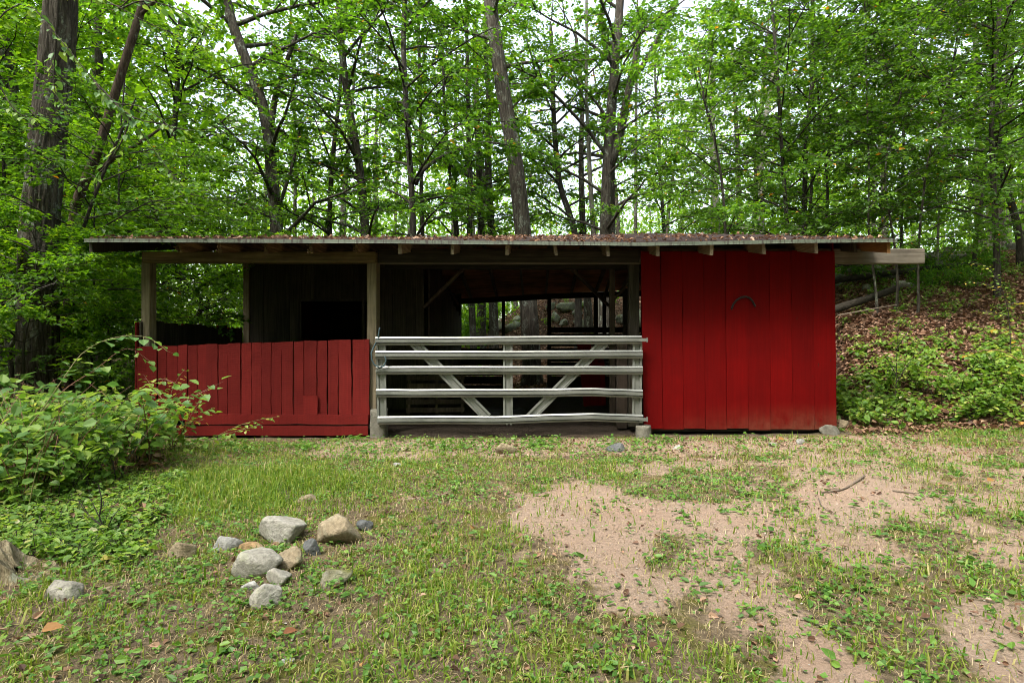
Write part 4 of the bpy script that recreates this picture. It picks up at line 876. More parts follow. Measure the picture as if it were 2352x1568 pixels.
tree('beech_sapling', 'middle pale-footed sapling leaning right high up', [(2056, 695), (2056, 604), (2040, 500), (2030, 400), (2060, 260), (2106, 90)], 6.5, 12.0, BG, 'leaf_dark', 126, 9.5, 3.0, 28, 2.2, 10, 14, .09)
tree('beech_sapling', 'rightmost of the pale-footed saplings, by the beam tip', [(2104, 705), (2111, 604), (2118, 500), (2131, 350), (2165, 270)], 7, 11.8, BG, 'leaf_dark', 127, 8.5, 2.8, 28, 2.2, 10, 14, .09)
tree('beech_sapling', 'thin grey sapling behind the ferns right of the beam tip', [(2158, 650), (2152, 590), (2160, 400), (2168, 280)], 7, 15.0, BP, 'leaf_dark', 128, 10, 3.8, 26, 2.4, 10, 14, .10)
tree('slender_tree', 'thin upright dark trunk above the beam end', [(2070, 560), (2072, 400), (2075, 250)], 7, 17.0, BD, 'leaf_dark', 129, 12, 4.5, 24, 2.7, 10, 14, .11)
tree('leaning_tree', 'thin dark trunk leaning right near the right edge', [(2238, 560), (2255, 480), (2272, 415), (2290, 330)], 11, 15.0, BD, 'leaf_dark', 130, 11, 4.0, 24, 2.7, 10, 14, .10)
tree('slender_tree', 'dark upright trunk standing on the bank by the right edge', [(2290, 600), (2286, 500), (2278, 360), (2278, 200), (2296, 60)], 17, 12.5, BD, 'leaf_dark', 131, 12, 3.4, 32, 3.0, 11, 15, .10)
tree('leaning_tree', 'thicker dark trunk leaning left at the far right edge', [(2345, 560), (2330, 490), (2304, 405), (2290, 300)], 21, 15.5, BD, 'leaf_dark', 132, 12, 4.2, 26, 3.0, 11, 14, .105)
tree('slender_tree', 'broad pale brown trunk behind the bank top near the right edge', [(2302, 580), (2298, 480), (2295, 380)], 24, 21, BG, 'leaf_dark', 133, 14, 5.2, 22, 3.2, 9, 14, .12)
tree('slender_tree', 'brown trunk behind the bank above the beam tip', [(2035, 560), (2030, 470), (2030, 300)], 18, 24, BG, 'leaf', 134, 14, 5.2, 22, 3.2, 9, 13, .13)
# --- seen through the shed
tree('slender_tree', 'grey trunk seen through the shed left of the big oak foot', [(1135, 780), (1133, 700), (1130, 640)], 22, 20, BG, 'leaf_light', 135, 13, 6.0, 9, 2.8, 9, 13, .12, limbs=[([(1135, 735), (1110, 730), (1090, 745), (1075, 760)], 3)])
tree('slender_tree', 'dark mossy trunk seen far left through the rear opening', [(1088, 790), (1084, 720), (1080, 640)], 16, 19, BG, 'leaf_light', 136, 12, 5.5, 9, 2.6, 10, 14, .11)
tree('slender_tree', 'gnarled forked trunk seen in the right rear window', [(1352, 745), (1350, 700), (1345, 640)], 19, 22, BG, 'leaf', 137, 13, 6.5, 8, 2.8, 9, 13, .12)
tree('slender_tree', 'pale trunk between the right rear posts', [(1378, 780), (1376, 700), (1372, 640)], 14, 19, BP, 'leaf', 138, 12, 6.5, 7, 2.6, 9, 13, .12)
tree('slender_tree', 'twisted trunk seen behind the right-hand inner posts', [(1402, 770), (1404, 710), (1408, 640)], 15, 19.5, BG, 'leaf', 139, 12, 6.5, 7, 2.6, 9, 13, .12)
# --- woods at the left, behind and beside the open bay
GL = 'understory at the left of the shed'
tree('forked_understory_tree', 'dark spreading tree seen through the open left bay', [(440, 760), (452, 722), (465, 700), (462, 680), (436, 660), (420, 636), (392, 604)], 11, 12.6, BD, 'leaf_light', 141, 4.5, 1.0, 26, 2.2, 10, 15, .085, limbs=[([(464, 700), (482, 684), (505, 672), (530, 662), (548, 632)], 7), ([(465, 695), (463, 660), (500, 640), (540, 620)], 5), ([(478, 690), (500, 690), (535, 690)], 4), ([(440, 665), (410, 690), (380, 690)], 4)], group=GL, rise=.2)
tree('understory_maple', 'low curved trunk with layered leaves at the left edge', [(29, 850), (18, 806), (32, 777), (55, 755), (90, 725), (140, 690)], 14, 8.5, BD, 'leaf_dark', 142, 4.2, .9, 26, 2.2, 11, 16, .075, group=GL, rise=.15, flat=.3)
tree('understory_maple', 'feathery layered understory tree left of the open bay', [(250, 860), (255, 760), (262, 650), (268, 560)], 8, 10.5, BD, 'leaf_light', 143, 5.0, .8, 24, 2.3, 11, 16, .075, group=GL, rise=.12, flat=.3)
tree('understory_maple', 'bushy low tree beside the left oak foot', [(120, 860), (118, 740), (125, 640), (120, 560)], 8, 11.5, BD, 'leaf', 144, 5.5, .8, 24, 2.6, 11, 16, .08, group=GL, rise=.12, flat=.3)
tree('understory_maple', 'bright green low tree behind the left bay', [(330, 840), (335, 740), (330, 640), (340, 560)], 8, 14, BD, 'leaf_light', 145, 5.0, .6, 24, 3.0, 11, 16, .09, group=GL, rise=.15, flat=.35)
tree('understory_maple', 'bright leafy tree behind the middle of the left bay opening', [(470, 840), (480, 740), (475, 640)], 9, 17, BD, 'leaf_light', 146, 5.5, .8, 24, 3.2, 11, 16, .10, group=GL, rise=.15, flat=.35)
tree('understory_maple', 'leafy dark tree at the far left edge behind the oak', [(10, 840), (8, 700), (15, 560), (10, 400)], 12, 12.5, BD, 'leaf_light', 147, 9, 1.4, 34, 3.0, 11, 15, .10, group=GL, rise=.2)
tree('understory_maple', 'tall leafy sapling between the oak and the leaning trunk', [(130, 700), (150, 480), (165, 300), (180, 120)], 8, 13.5, BD, 'leaf_light', 148, 11, 3.0, 30, 2.8, 10, 15, .10, group=GL)
tree('understory_maple', 'flat-layered low maple hiding the foot of the massive oak', [(60, 870), (66, 800), (70, 700), (78, 600)], 7, 7.9, BD, 'leaf_light', 152, 2.7, .8, 30, 1.35, 11, 15, .07, group=GL, rise=.1, flat=.3)
tree('understory_maple', 'flat-layered low maple between the oak and the left roof end', [(205, 860), (208, 780), (215, 700), (212, 620)], 7, 9.6, BD, 'leaf_light', 153, 3.0, .9, 26, 1.3, 11, 15, .07, group=GL, rise=.1, flat=.3)
tree('slender_tree', 'grey trunk with a swollen top behind the reddish leaning trunk', [(208, 560), (210, 400), (212, 240)], 22, 18, BG, 'leaf_light', 149, 13, 4.0, 22, 3.2, 10, 14, .12, group=GL)
tree('slender_tree', 'pale thin trunk right of the broken limb', [(330, 560), (325, 450), (318, 330), (300, 200)], 12, 21, BG, 'leaf_light', 150, 13, 3.6, 22, 3.2, 10, 14, .12, group=GL)
tree('slender_tree', 'thin grey trunk right of the small forked tree', [(416, 560), (418, 450), (424, 300)], 10, 22, BG, 'leaf', 151, 13, 4.2, 20, 3.2, 10, 14, .125, group=GL)
# dogwood whose branches reach into the top left corner; its trunk stands outside the frame
rng = np.random.default_rng(900)
def canes(name, label, cat, base, limbs, mstem, mleaf, ls, Y, r0=.006, leafstep=.05, twigs=True, group=None, seed=1, ratio=.8, single=False, droop=.25):
    """limbs: traced stems [(px,py,Y)...]; leaves as separate parts when single"""
    rg_ = np.random.default_rng(seed); root = thing(name, label, cat, base, group); inv = Matrix.Translation(tuple(-float(c) for c in base))
    mb = MB(); lv = Leaves(); shapes = []
    for lp in limbs:
        Q = smooth_line([at(*q) if len(q) == 3 else at(q[0], q[1], Y) for q in lp], 26); L = np.linalg.norm(np.diff(Q, axis=0), axis=1).sum()
        mb.tube(Q, np.linspace(r0, r0 * .3, 26), 6, False)
        n = max(4, int(L / leafstep)); t = np.linspace(.12, 1, n); S = interp_line(Q, t); d = nrm(interp_line(Q, np.minimum(t + .02, 1)) - interp_line(Q, np.maximum(t - .04, 0)))
        lat = nrm(np.cross(d, UP) + 1e-6) * np.where(np.arange(n) % 2 == 0, 1, -1)[:, None]
        D = nrm(d * .45 + lat * .8 + rg_.normal(0, .25, (n, 3)) - UP * droop); E = S + D * ls * .5
        for i in range(n): mb.tube(np.stack([S[i], E[i]]), [.0016, .0012], 3, False)
        lv.add(E, D, UP + rg_.normal(0, .35, (n, 3)), ls * rg_.uniform(.6, 1.2, n) * (1 - .45 * t), rg_.uniform(0, 1, n), ratio)
    o = mb.build('stem', M[mstem], None, True); o.parent = root; o.matrix_parent_inverse = inv
    if single:
        P, D, Nn, Ls, rn, ra = [np.concatenate(c) for c in zip(*lv.a)]
        for i in range(len(P)):
            one = Leaves(); one.add(np.zeros((1, 3)), D[i:i + 1], Nn[i:i + 1], Ls[i:i + 1], rn[i:i + 1], ratio)
            lo = link('leaf', one.mesh('leaf', True, .18, .06), M[mleaf]); lo.parent = root; lo.matrix_parent_inverse = inv; lo.location = P[i]
    else:
        lo = link('foliage', lv.mesh('foliage', True, .15, .08), M[mleaf]); lo.parent = root; lo.matrix_parent_inverse = inv; lo['kind'] = 'stuff'
    return root
dog = [[(-160, 560), (-150, 300), (-90, 60), (-40, -150)], [(-150, 330), (-60, 120), (45, -20), (130, 80), (215, 185), (300, 270), (370, 370), (420, 430)], [(215, 185), (300, 275), (380, 285), (430, 302), (500, 295), (560, 262)],
       [(300, 270), (280, 330), (230, 400), (180, 420)], [(130, 80), (120, 200), (140, 240), (190, 270)], [(-60, 120), (-10, 180), (40, 270), (90, 265), (170, 250)], [(215, 185), (250, 240), (330, 240), (400, 300)],
       [(45, -20), (180, -30), (280, 20), (350, 60), (430, 90), (500, 120)], [(280, 20), (320, 0), (380, 10), (450, 40), (480, 90)]]
b0 = at(-160, 560, 6.2); b0[2] = float(gz(b0[0], b0[1]))
dog[0] = [(-165, CY + (CAMZ - float(b0[2])) / 6.2 * FPX)] + dog[0]
canes('dogwood_tree', 'broad-leaved dogwood branches hanging into the top left corner', 'tree', b0, dog, 'bark_grey', 'leaf_big', .115, 6.2, .009, .042, seed=5, ratio=.62, droop=.45)
# far wood and an unseen light-blocking ring behind the camera, one mass
def far_wood_and_screen():
    rg_ = np.random.default_rng(4); mb = MB(); lv = Leaves()
    for k in range(250):
        if k < 110 or k in range(110, 140, 2): Y = rg_.uniform(27, 75); X = rg_.uniform(-1.1, 1.05) * Y
        elif k < 168: Y = rg_.uniform(14, 30); X = -rg_.uniform(.72, 1.5) * Y
        elif k < 180: Y = rg_.uniform(14, 30); X = rg_.uniform(1.0, 1.6) * Y
        else: a_ = rg_.uniform(-2.0, 2.0); q_ = rg_.uniform(12, 24); X = math.sin(a_) * q_; Y = -math.cos(a_) * q_ + 3  # unseen trees behind the camera, added to keep low sky light off the shed front
        g = float(gz(X, Y)); h = rg_.uniform(11, 19); r = rg_.uniform(.09, .22)
        lean = rg_.normal(0, .5, 2); mb.tube([(X, Y, g - .2), (X + lean[0] * .4, Y + lean[1] * .4, g + h * .5), (X + lean[0] * 1.4, Y + lean[1], g + h)], [r, r * .7, r * .2], 7, False)
        n = 720 if k < 180 else 420; c = rg_.normal(0, 1, (n, 3)) * np.array([1.9, 1.9, .22 * h]) + np.array([X, Y, g + h * .62])
        cl = rg_.integers(0, 46, n); cc = rg_.normal(0, 1, (46, 3)) * np.array([2.1, 2.1, .24 * h]) + np.array([X + lean[0] * .5, Y, g + h * .6])
        c = cc[cl] + rg_.normal(0, 1, (n, 3)) * np.array([.75, .75, .28]); ok = c[:, 2] > g + 1.2; c = c[ok]; n = len(c)
        lv.add(c, rg_.normal(0, 1, (n, 3)) - UP * .2, UP + rg_.normal(0, .7, (n, 3)), rg_.uniform(.16, .32, n) * (1.1 if k < 180 else 2.6), np.clip(rg_.beta(2, 2, n) + rg_.normal(0, .06), 0, .96), .7)
    root = tag(link('distant_woods_and_sky_screen', lv.mesh('distant_woods_and_sky_screen'), M['leaf_light']), 'far-off green woods showing between the nearer trees, plus unseen trees added behind the camera to block low sky', 'woods', None, 'stuff')
    o = mb.build('trunk_mass', M['bark_grey'], root, True); o['kind'] = 'stuff'
far_wood_and_screen()
def low_wood():
    rg_ = np.random.default_rng(44); lv = Leaves()
    for k in range(150):
        Y = rg_.uniform(19, 40); px = rg_.uniform(150, 2300); Y = Y + 14 * (1110 < px < 1540); X = xa(px, Y); g = float(gz(X, Y)); h = rg_.uniform(2.5, 8.5)
        c0 = rg_.normal(0, 1, (12, 3)) * np.array([1.3, 1.3, .28 * h]) + np.array([X, Y, g + .45 * h]); n = 420; id_ = rg_.integers(0, 12, n)
        c = c0[id_] + rg_.normal(0, 1, (n, 3)) * np.array([.8, .8, .16]); ok = c[:, 2] > g + .2; c = c[ok]; n = len(c)
        lv.add(c, rg_.normal(0, 1, (n, 3)) - UP * .2, UP + rg_.normal(0, .6, (n, 3)), rg_.uniform(.10, .24, n), np.clip(rg_.beta(2, 2, n) + rg_.normal(0, .12), 0, .96), .65)
    tag(link('understory_woods', lv.mesh('understory_woods'), M['leaf_light']), 'hazy mass of light green understory leaves behind the shed', 'woods', None, 'stuff')
low_wood()

# fallen logs and sticks
def log(name, label, p, r0, r1, m='log', cat='log'):
    Q = smooth_line(p, 24); rg_ = np.random.default_rng(int(r0 * 9999)); d = 1 + rg_.normal(0, .05, (24, 12))
    b_ = Q[0]; tag(MB().tube(Q, np.linspace(r0, r1, 24), 12, True, d).build(name, M[m], None, True), label, cat)
log('fallen_log', 'dark rotting fallen log sloping down to the red wall corner', [at(1880, 722, 11.6), at(1960, 697, 12.0), at(2060, 662, 12.6)], .085, .07)
log('fallen_log', 'upper long fallen log lying across the bank behind the saplings', [at(1880, 650, 14.0), at(2000, 632, 14.3), at(2150, 614, 14.8), at(2230, 606, 15.2)], .075, .06)
log('fallen_branch', 'bare pale branch lying on leaf litter right of the saplings', [at(2100, 696, 12.2), at(2190, 690, 12.4), at(2260, 698, 12.4)], .012, .007, 'stick', 'branch')
log('fallen_branch', 'pale thin branch lying below the dark log beside the wall', [at(1925, 724, 11.0), at(1990, 712, 11.2), at(2060, 700, 11.4)], .014, .008, 'stick', 'branch')
def gpt(px, py, dz=.012):
    g = grd(px, py); return np.array([g[0], g[1], float(gz(*g)) + dz])
log('fallen_stick', 'dark forked stick on bare sand below the red wall', [gpt(1985, 1107), gpt(1960, 1122), gpt(1935, 1136), gpt(1885, 1138)], .012, .005, 'stick', 'stick')
log('fallen_stick', 'short thin stick on the sand right of the forked one', [gpt(2050, 1138), gpt(2075, 1141), gpt(2110, 1144)], .007, .004, 'stick', 'stick')
log('fallen_stick', 'thin curved twig below the forked stick', [gpt(1880, 1152), gpt(1890, 1166), gpt(1920, 1178)], .005, .003, 'stick', 'stick')
log('roof_twig', 'thin dead branch lying on the left end of the roof', [np.array([xa(225, 7.5), 7.5, 2.67]), np.array([xa(250, 7.5), 7.5, 2.70]), np.array([xa(300, 7.6), 7.6, 2.69]), np.array([xa(330, 7.7), 7.7, 2.71])], .008, .004, 'stick', 'twig')
log('roof_twig', 'thin dead branch on the middle of the roof', [np.array([xa(1320, 8.0), 8.0, 2.735]), np.array([xa(1345, 8.0), 8.0, 2.78]), np.array([xa(1372, 8.0), 8.0, 2.74])], .007, .003, 'stick', 'twig')

# stump at the left edge
g = grd(38, 1338); sx, sy = g[0], g[1] + .1; n = 40; m_ = 16; r_ = np.random.default_rng(12)
th = np.arange(n) / n * 2 * np.pi; V = []
top = .07 + .11 * np.clip(-np.cos(th - .3), -.6, 1) + np.interp(th, np.linspace(0, 6.2832, 22), r_.normal(0, .025, 22))
for k in range(m_):
    s = k / (m_ - 1); rr = (.155 + .06 * (1 - s) ** 3) * (1 + .10 * (fbm(th * 3.5 + 3, np.full(n, s * 1.5), 8, 3) - .44) * 2)
    V += [(np.cos(a) * q - .07 * s, np.sin(a) * q * .9, -.05 + (t_ + .05) * s) for a, q, t_ in zip(th, rr, top)]
for k in range(1, 5):
    s = k / 5; V += [(np.cos(a) * .15 * (1 - s) - .07, np.sin(a) * .135 * (1 - s), t_ * (1 - .35 * s) - .02 * k + r_.normal(0, .008)) for a, t_ in zip(th, top)]
i = np.arange(m_ + 3)[:, None] * n; j = np.arange(n)[None]; k = (j + 1) % n
st = link('tree_stump', np_mesh('tree_stump', np.array(V), np.stack([i + j, i + k, i + n + k, i + n + j], -1).reshape(-1, 4)), M['stump'], None, (sx, sy, float(gz(sx, sy))))
tag(st, 'broken rotting tree stump at the lower left edge', 'stump')

# ------------------------------------------------------------------ plants at the sides
def base_of(px, Y): X = xa(px, Y); return (X, Y, float(gz(X, Y)))
def gpx(px, Y): return (px, CY + (CAMZ - float(gz(xa(px, Y), Y))) / Y * FPX, Y)
canes('arching_stem', 'longest arching stem with large heart-shaped leaves reaching over the red half wall', 'plant', base_of(-40, 4.6), [[gpx(-40, 4.6), (0, 1061, 4.6), (100, 938, 4.8), (158, 850, 4.9), (187, 809, 5.0), (249, 774, 5.1), (337, 768, 5.2), (384, 806, 5.2)]], 'stem', 'leaf_big', .13, 4.8, .007, .055, seed=11, ratio=.9, single=True)
canes('arching_stem', 'shorter arching large-leaved stem below the longest one', 'plant', base_of(20, 4.9), [[gpx(20, 4.9), (60, 985, 4.9), (140, 900, 5.0), (176, 874, 5.1), (223, 847, 5.1), (278, 800, 5.2), (305, 800, 5.2), (345, 830, 5.3)]], 'stem_red', 'leaf_big', .125, 4.9, .006, .055, seed=12, ratio=.9, single=True)
canes('bare_cane', 'thin pale bare cane leaning at the lower left', 'plant', base_of(62, 4.2), [[gpx(62, 4.2), (80, 1090, 4.2), (108, 1005, 4.2), (100, 960, 4.2)]], 'stem', 'leaf_big', .06, 4.2, .005, .12, seed=13, ratio=.8)
canes('turning_shrub', 'slender shrub with yellowing leaves in front of the red half wall', 'shrub', base_of(395, 6.7), [[gpx(395, 6.7), (396, 1000, 6.7), (385, 930, 6.7), (400, 880, 6.7), (422, 850, 6.7), (425, 848, 6.7)], [gpx(396, 6.7), (420, 990, 6.7), (440, 950, 6.7), (462, 912, 6.7), (470, 900, 6.7)], [gpx(392, 6.7), (380, 980, 6.7), (355, 930, 6.8), (320, 895, 6.8)], [(385, 930, 6.7), (350, 890, 6.7), (330, 860, 6.7)], [(396, 1000, 6.7), (430, 970, 6.6), (465, 965, 6.6)], [(400, 880, 6.7), (380, 870, 6.7), (360, 872, 6.7)]], 'stem_red', 'leaf_yellow', .085, 6.7, .006, .032, seed=14, ratio=.75)
canes('low_cane', 'low leafy cane stretching right along the red planks', 'plant', base_of(410, 6.6), [[gpx(410, 6.6), (450, 1025, 6.6), (500, 1000, 6.6), (550, 975, 6.6), (600, 962, 6.6), (628, 958, 6.6)], [(500, 1000, 6.6), (560, 985, 6.5), (600, 975, 6.5)]], 'stem', 'leaf_bush', .085, 6.6, .005, .034, seed=15, ratio=.75)
canes('small_shrub', 'small dark-stemmed shrub in weeds behind the tree stump', 'shrub', base_of(240, 3.75), [[gpx(240, 3.75), (238, 1210, 3.75), (225, 1180, 3.75), (205, 1140, 3.75)], [gpx(242, 3.75), (250, 1200, 3.75), (275, 1165, 3.75)], [(238, 1210, 3.75), (200, 1180, 3.75), (180, 1150, 3.75)], [(228, 1185, 3.75), (235, 1150, 3.75), (225, 1110, 3.75)]], 'stem_dark', 'leaf_bush', .05, 3.75, .006, .025, seed=16, ratio=.6)
canes('yellow_sapling', 'thin leaning sapling with yellow-green leaves on the right bank', 'sapling', base_of(2322, 9.6), [[gpx(2322, 9.6), (2319, 727, 9.6), (2305, 670, 9.6), (2278, 614, 9.6), (2230, 600, 9.6)], [(2305, 670, 9.6), (2260, 650, 9.6), (2220, 648, 9.6)], [(2319, 727, 9.6), (2280, 715, 9.6), (2240, 712, 9.5)], [(2312, 700, 9.6), (2352, 690, 9.6), (2390, 700, 9.6)]], 'stem_dark', 'leaf_yellow', .09, 9.6, .009, .045, seed=17, ratio=.7)
canes('dark_stem_shrub', 'upright dark-stemmed shrub beside the right wall corner', 'shrub', base_of(2055, 8.6), [[gpx(2055, 8.6), (2058, 900, 8.6), (2060, 800, 8.6), (2065, 730, 8.6)], [(2058, 860, 8.6), (2030, 810, 8.6), (2005, 790, 8.6)], [(2058, 880, 8.6), (2095, 820, 8.6), (2120, 800, 8.6)], [(2060, 800, 8.6), (2085, 760, 8.6), (2100, 745, 8.6)]], 'stem_dark', 'leaf_bush', .07, 8.6, .008, .03, seed=18, ratio=.65)
canes('big_leaf_plant', 'large-leaved plant leaning in at the right edge of the bank', 'plant', base_of(2370, 7.6), [[gpx(2370, 7.6), (2360, 850, 7.6), (2340, 770, 7.6), (2300, 745, 7.6), (2260, 760, 7.6)], [(2360, 850, 7.6), (2320, 810, 7.6), (2270, 800, 7.6), (2220, 815, 7.6)], [(2365, 870, 7.6), (2400, 790, 7.6), (2440, 760, 7.6)]], 'stem_red', 'leaf_yellow', .13, 7.6, .008, .05, seed=19, ratio=.8)

def thicket(name, label, npl, sampler, hr, ls, mleaf, mstem, seed, nlf=26, six=True, ratio=.72, flat=.45):
    rg_ = np.random.default_rng(seed); mb = MB(); lv = Leaves()
    for k in range(npl):
        X, Y = sampler(rg_); g = float(gz(X, Y)); h = hr(X, Y) * rg_.uniform(.6, 1.15)
        for s in range(rg_.integers(2, 5)):
            az = rg_.uniform(0, 6.28); o = np.array([math.cos(az), math.sin(az), 0]); u = np.linspace(0, 1, 5)[:, None]; out = h * rg_.uniform(.3, .9)
            Q = np.array([X, Y, g]) + o * out * u ** 1.3 + UP * h * (1.25 * u - .4 * u ** 2) + rg_.normal(0, .02, (5, 3)) * u
            mb.tube(Q, np.linspace(.005, .0015, 5), 3, False)
            n = nlf; t = rg_.uniform(.2, 1.03, n); P = interp_line(Q, np.minimum(t, 1)) + rg_.normal(0, ls * .6, (n, 3)) * np.array([1, 1, .5])
            lv.add(P, o * .4 + rg_.normal(0, .7, (n, 3)) * np.array([1, 1, .35]) - UP * .15, UP + rg_.normal(0, flat, (n, 3)), ls * rg_.uniform(.5, 1.25, n), np.clip(rg_.beta(1.7, 2.2, n) + .18 * t - .08, 0, 1), ratio)
    root = tag(link(name, lv.mesh(name, six, .15, .08), M[mleaf]), label, 'undergrowth', None, 'stuff')
    o = mb.build('stem_mass', M[mstem], root, True); o['kind'] = 'stuff'
def left_s(rg_):
    while True:
        Y = rg_.uniform(4.3, 7.6); px = rg_.uniform(-120, 430); X = xa(px, Y)
        edge = np.interp(Y, [4.3, 5.0, 6.0, 7.0, 7.6], [150, 280, 370, 430, 330])
        if px < edge: return X, Y
thicket('left_thicket', 'dense green bramble thicket at the left end of the shed', 100, left_s, lambda X, Y: np.interp(Y, [4.3, 5.0, 6.0, 7.6], [.34, .72, .80, .70]), .09, 'leaf_bush', 'stem_dark', 51, 19, True, .72, .28)
thicket('tall_canes', 'loose taller leafy canes rising out of the left thicket', 30, lambda r: (lambda q: q if q[1] < 6.6 else left_s(r))(left_s(r)), lambda X, Y: .98, .105, 'leaf_big', 'stem_red', 59, 11, True, .85, .3)
def left_low(rg_):
    while True:
        Y = rg_.uniform(3.3, 5.4); px = rg_.uniform(-80, 420); X = xa(px, Y)
        if px < np.interp(Y, [3.3, 4.2, 5.4], [330, 380, 420]): return X, Y
thicket('low_weeds', 'low broad-leaved weeds around the left thicket edge', 420, left_low, lambda X, Y: .085, .048, 'leaf_bush', 'stem_dark', 52, 7, True, .7, .25)
def right_s(rg_):
    while True:
        Y = rg_.uniform(7.7, 10.4); px = rg_.uniform(1925, 2480); X = xa(px, Y)
        if X > 4.5 and rg_.random() < np.interp(Y, [7.7, 8.2, 9.4, 10.4], [.5, 1, .85, .25]): return X, Y
thicket('right_thicket', 'pale green bramble thicket on the bank right of the red wall', 125, right_s, lambda X, Y: np.interp(Y, [7.7, 8.6, 10.4], [.28, .55, .42]), .088, 'leaf_bush', 'stem_dark', 53, 17, True, .72, .28)
def left_deep(rg_):
    Y = rg_.uniform(8.6, 15); px = rg_.uniform(-160, 330); return xa(px, Y), Y
thicket('woodland_scrub', 'dark scrub under the trees left of the shed', 130, left_deep, lambda X, Y: 1.1, .09, 'leaf_dark', 'stem_dark', 54, 26, False)
def fern_s(rg_):
    Y = rg_.uniform(13.2, 16.5); return xa(rg_.uniform(2090, 2300), Y), Y
thicket('fern_patch', 'olive ferns on the bank near the stone wall', 80, fern_s, lambda X, Y: .5, .09, 'leaf', 'stem_dark', 55, 24, False, .35)
def bank_s(rg_):
    while True:
        Y = rg_.uniform(8.5, 17); px = rg_.uniform(1930, 2480); X = xa(px, Y)
        if X > 4.7: return X, Y
thicket('bank_weeds', 'scattered small green weeds on the leaf-covered bank', 260, bank_s, lambda X, Y: .22, .07, 'leaf_bush', 'stem_dark', 56, 8, False)
def rear_s(rg_):
    Y = rg_.uniform(16, 26); return xa(rg_.uniform(1040, 1500), Y), Y
def rear_b(rg_):
    Y = rg_.uniform(19, 30); return xa(rg_.uniform(1020, 1115), Y), Y
thicket('rear_bushes', 'bright green bushes on the bank seen through the shed', 40, rear_b, lambda X, Y: 2.0, .16, 'leaf_light', 'stem_dark', 58, 60, False)
thicket('rear_weeds', 'small green plants on the stony bank behind the shed', 36, rear_s, lambda X, Y: .35, .10, 'leaf_light', 'stem_dark', 57, 10, False)

# ------------------------------------------------------------------ grass, weeds, litter on the ground
rg = np.random.default_rng(2024)
def wedge(n, y0, y1, m=.9):
    Y = np.sqrt(rg.uniform(y0 ** 2, y1 ** 2, n)); px = rg.uniform(-.72 - .06, .66 + .06, n) * FPX * 1.36
    X = rg.uniform(-1, 1, n) * (Y * .98 + m); return X, Y
def keep_out(X, Y): return ~((Y > 7.50) & (X > -5.6) & (X < 4.2))
def patch(X, Y): return fbm(X * 1.9, Y * 1.9, 31) - .47
def blades(name, label, n, hfun, dens, mname, tilt, w0, rshift, seed, tuft=.0):
    global rg
    rg = np.random.default_rng(seed); X, Y = wedge(n, 1.7, 8.4)
    if tuft:
        nt_ = max(1, n // 9); tX, tY = wedge(nt_, 1.7, 8.4); id_ = rg.integers(0, nt_, n); X = tX[id_] + rg.normal(0, tuft, n); Y = tY[id_] + rg.normal(0, tuft, n)
    k = (rg.random(n) < dens(X, Y)) & keep_out(X, Y); X, Y = X[k], Y[k]; n = len(X)
    h = hfun(X, Y) * rg.uniform(.45, 1.35, n); az = rg.uniform(0, 6.283, n); bend = rg.uniform(.1, 1, n) * tilt; w = w0 * rg.uniform(.5, 1.5, n)
    o = np.stack([np.cos(az), np.sin(az), np.zeros(n)], -1); sd = np.stack([-np.sin(az), np.cos(az), np.zeros(n)], -1)
    B = np.stack([X, Y, gz(X, Y) - .004], -1); Mi = B + o * (h * bend * .35)[:, None] + UP * (h * .62 * np.cos(bend * .6))[:, None]
    T = B + o * (h * bend)[:, None] + UP * (h * np.clip(1.02 - .55 * bend, .08, 1))[:, None]; s = sd * (w / 2)[:, None]
    V = np.stack([B - s, B + s, Mi + s * .8, Mi - s * .8, T], 1).reshape(-1, 3); b = np.arange(n)[:, None] * 5
    rn = np.clip(rg.beta(2, 2, n) + rshift(X, Y), 0, 1)
    return tag(link(name, np_mesh(name, V, [b + [[0, 1, 2, 3]], b + [[3, 2, 4]]], {'rnd': np.repeat(rn, 5)}), M[mname]), label, 'grass', None, 'stuff')
def lush(X, Y): return ss(.25, 1., 1 - np.hypot((X + 2.6) / 2.4, (Y - 5.0) / 1.7))
def dgrass(X, Y):
    d = dirt(X, Y); p = patch(X, Y)
    base = .30 + 2.2 * p; base = base + .9 * lush(X, Y) + .18 * (X < .3)
    side = (1 - .45 * ss(.4, 2., X))
    return np.clip(base * side, .03, 1) * (1 - .9 * d) * (1 - .85 * litterm(X, Y)) + .012
blades('lawn_grass', 'patchy green grass on the forecourt', 270000, lambda X, Y: .045 + .06 * lush(X, Y) + .02 * np.clip(patch(X, Y) * 3, 0, 1), dgrass, 'grass', 1.2, .0062, lambda X, Y: -.05 - .12 * lush(X, Y) + .25 * patch(X, Y), 1, .03)
blades('dry_grass', 'dry straw-coloured grass between the green', 190000, lambda X, Y: .045 + 0 * X, lambda X, Y: np.clip(.62 - 1.2 * patch(X, Y), .08, 1) * (1 - .85 * dirt(X, Y)) * (1 - .5 * lush(X, Y)), 'straw', 1.6, .0035, lambda X, Y: 0 * X, 2)
blades('tall_grass', 'taller grass tufts standing in the lawn', 60000, lambda X, Y: .085 + .05 * lush(X, Y), lambda X, Y: np.clip(.22 + .8 * lush(X, Y) + 1.2 * patch(X, Y), .03, 1) * (1 - .9 * dirt(X, Y)), 'grass', 1.15, .0085, lambda X, Y: -.02 + .3 * patch(X, Y), 3, .022)
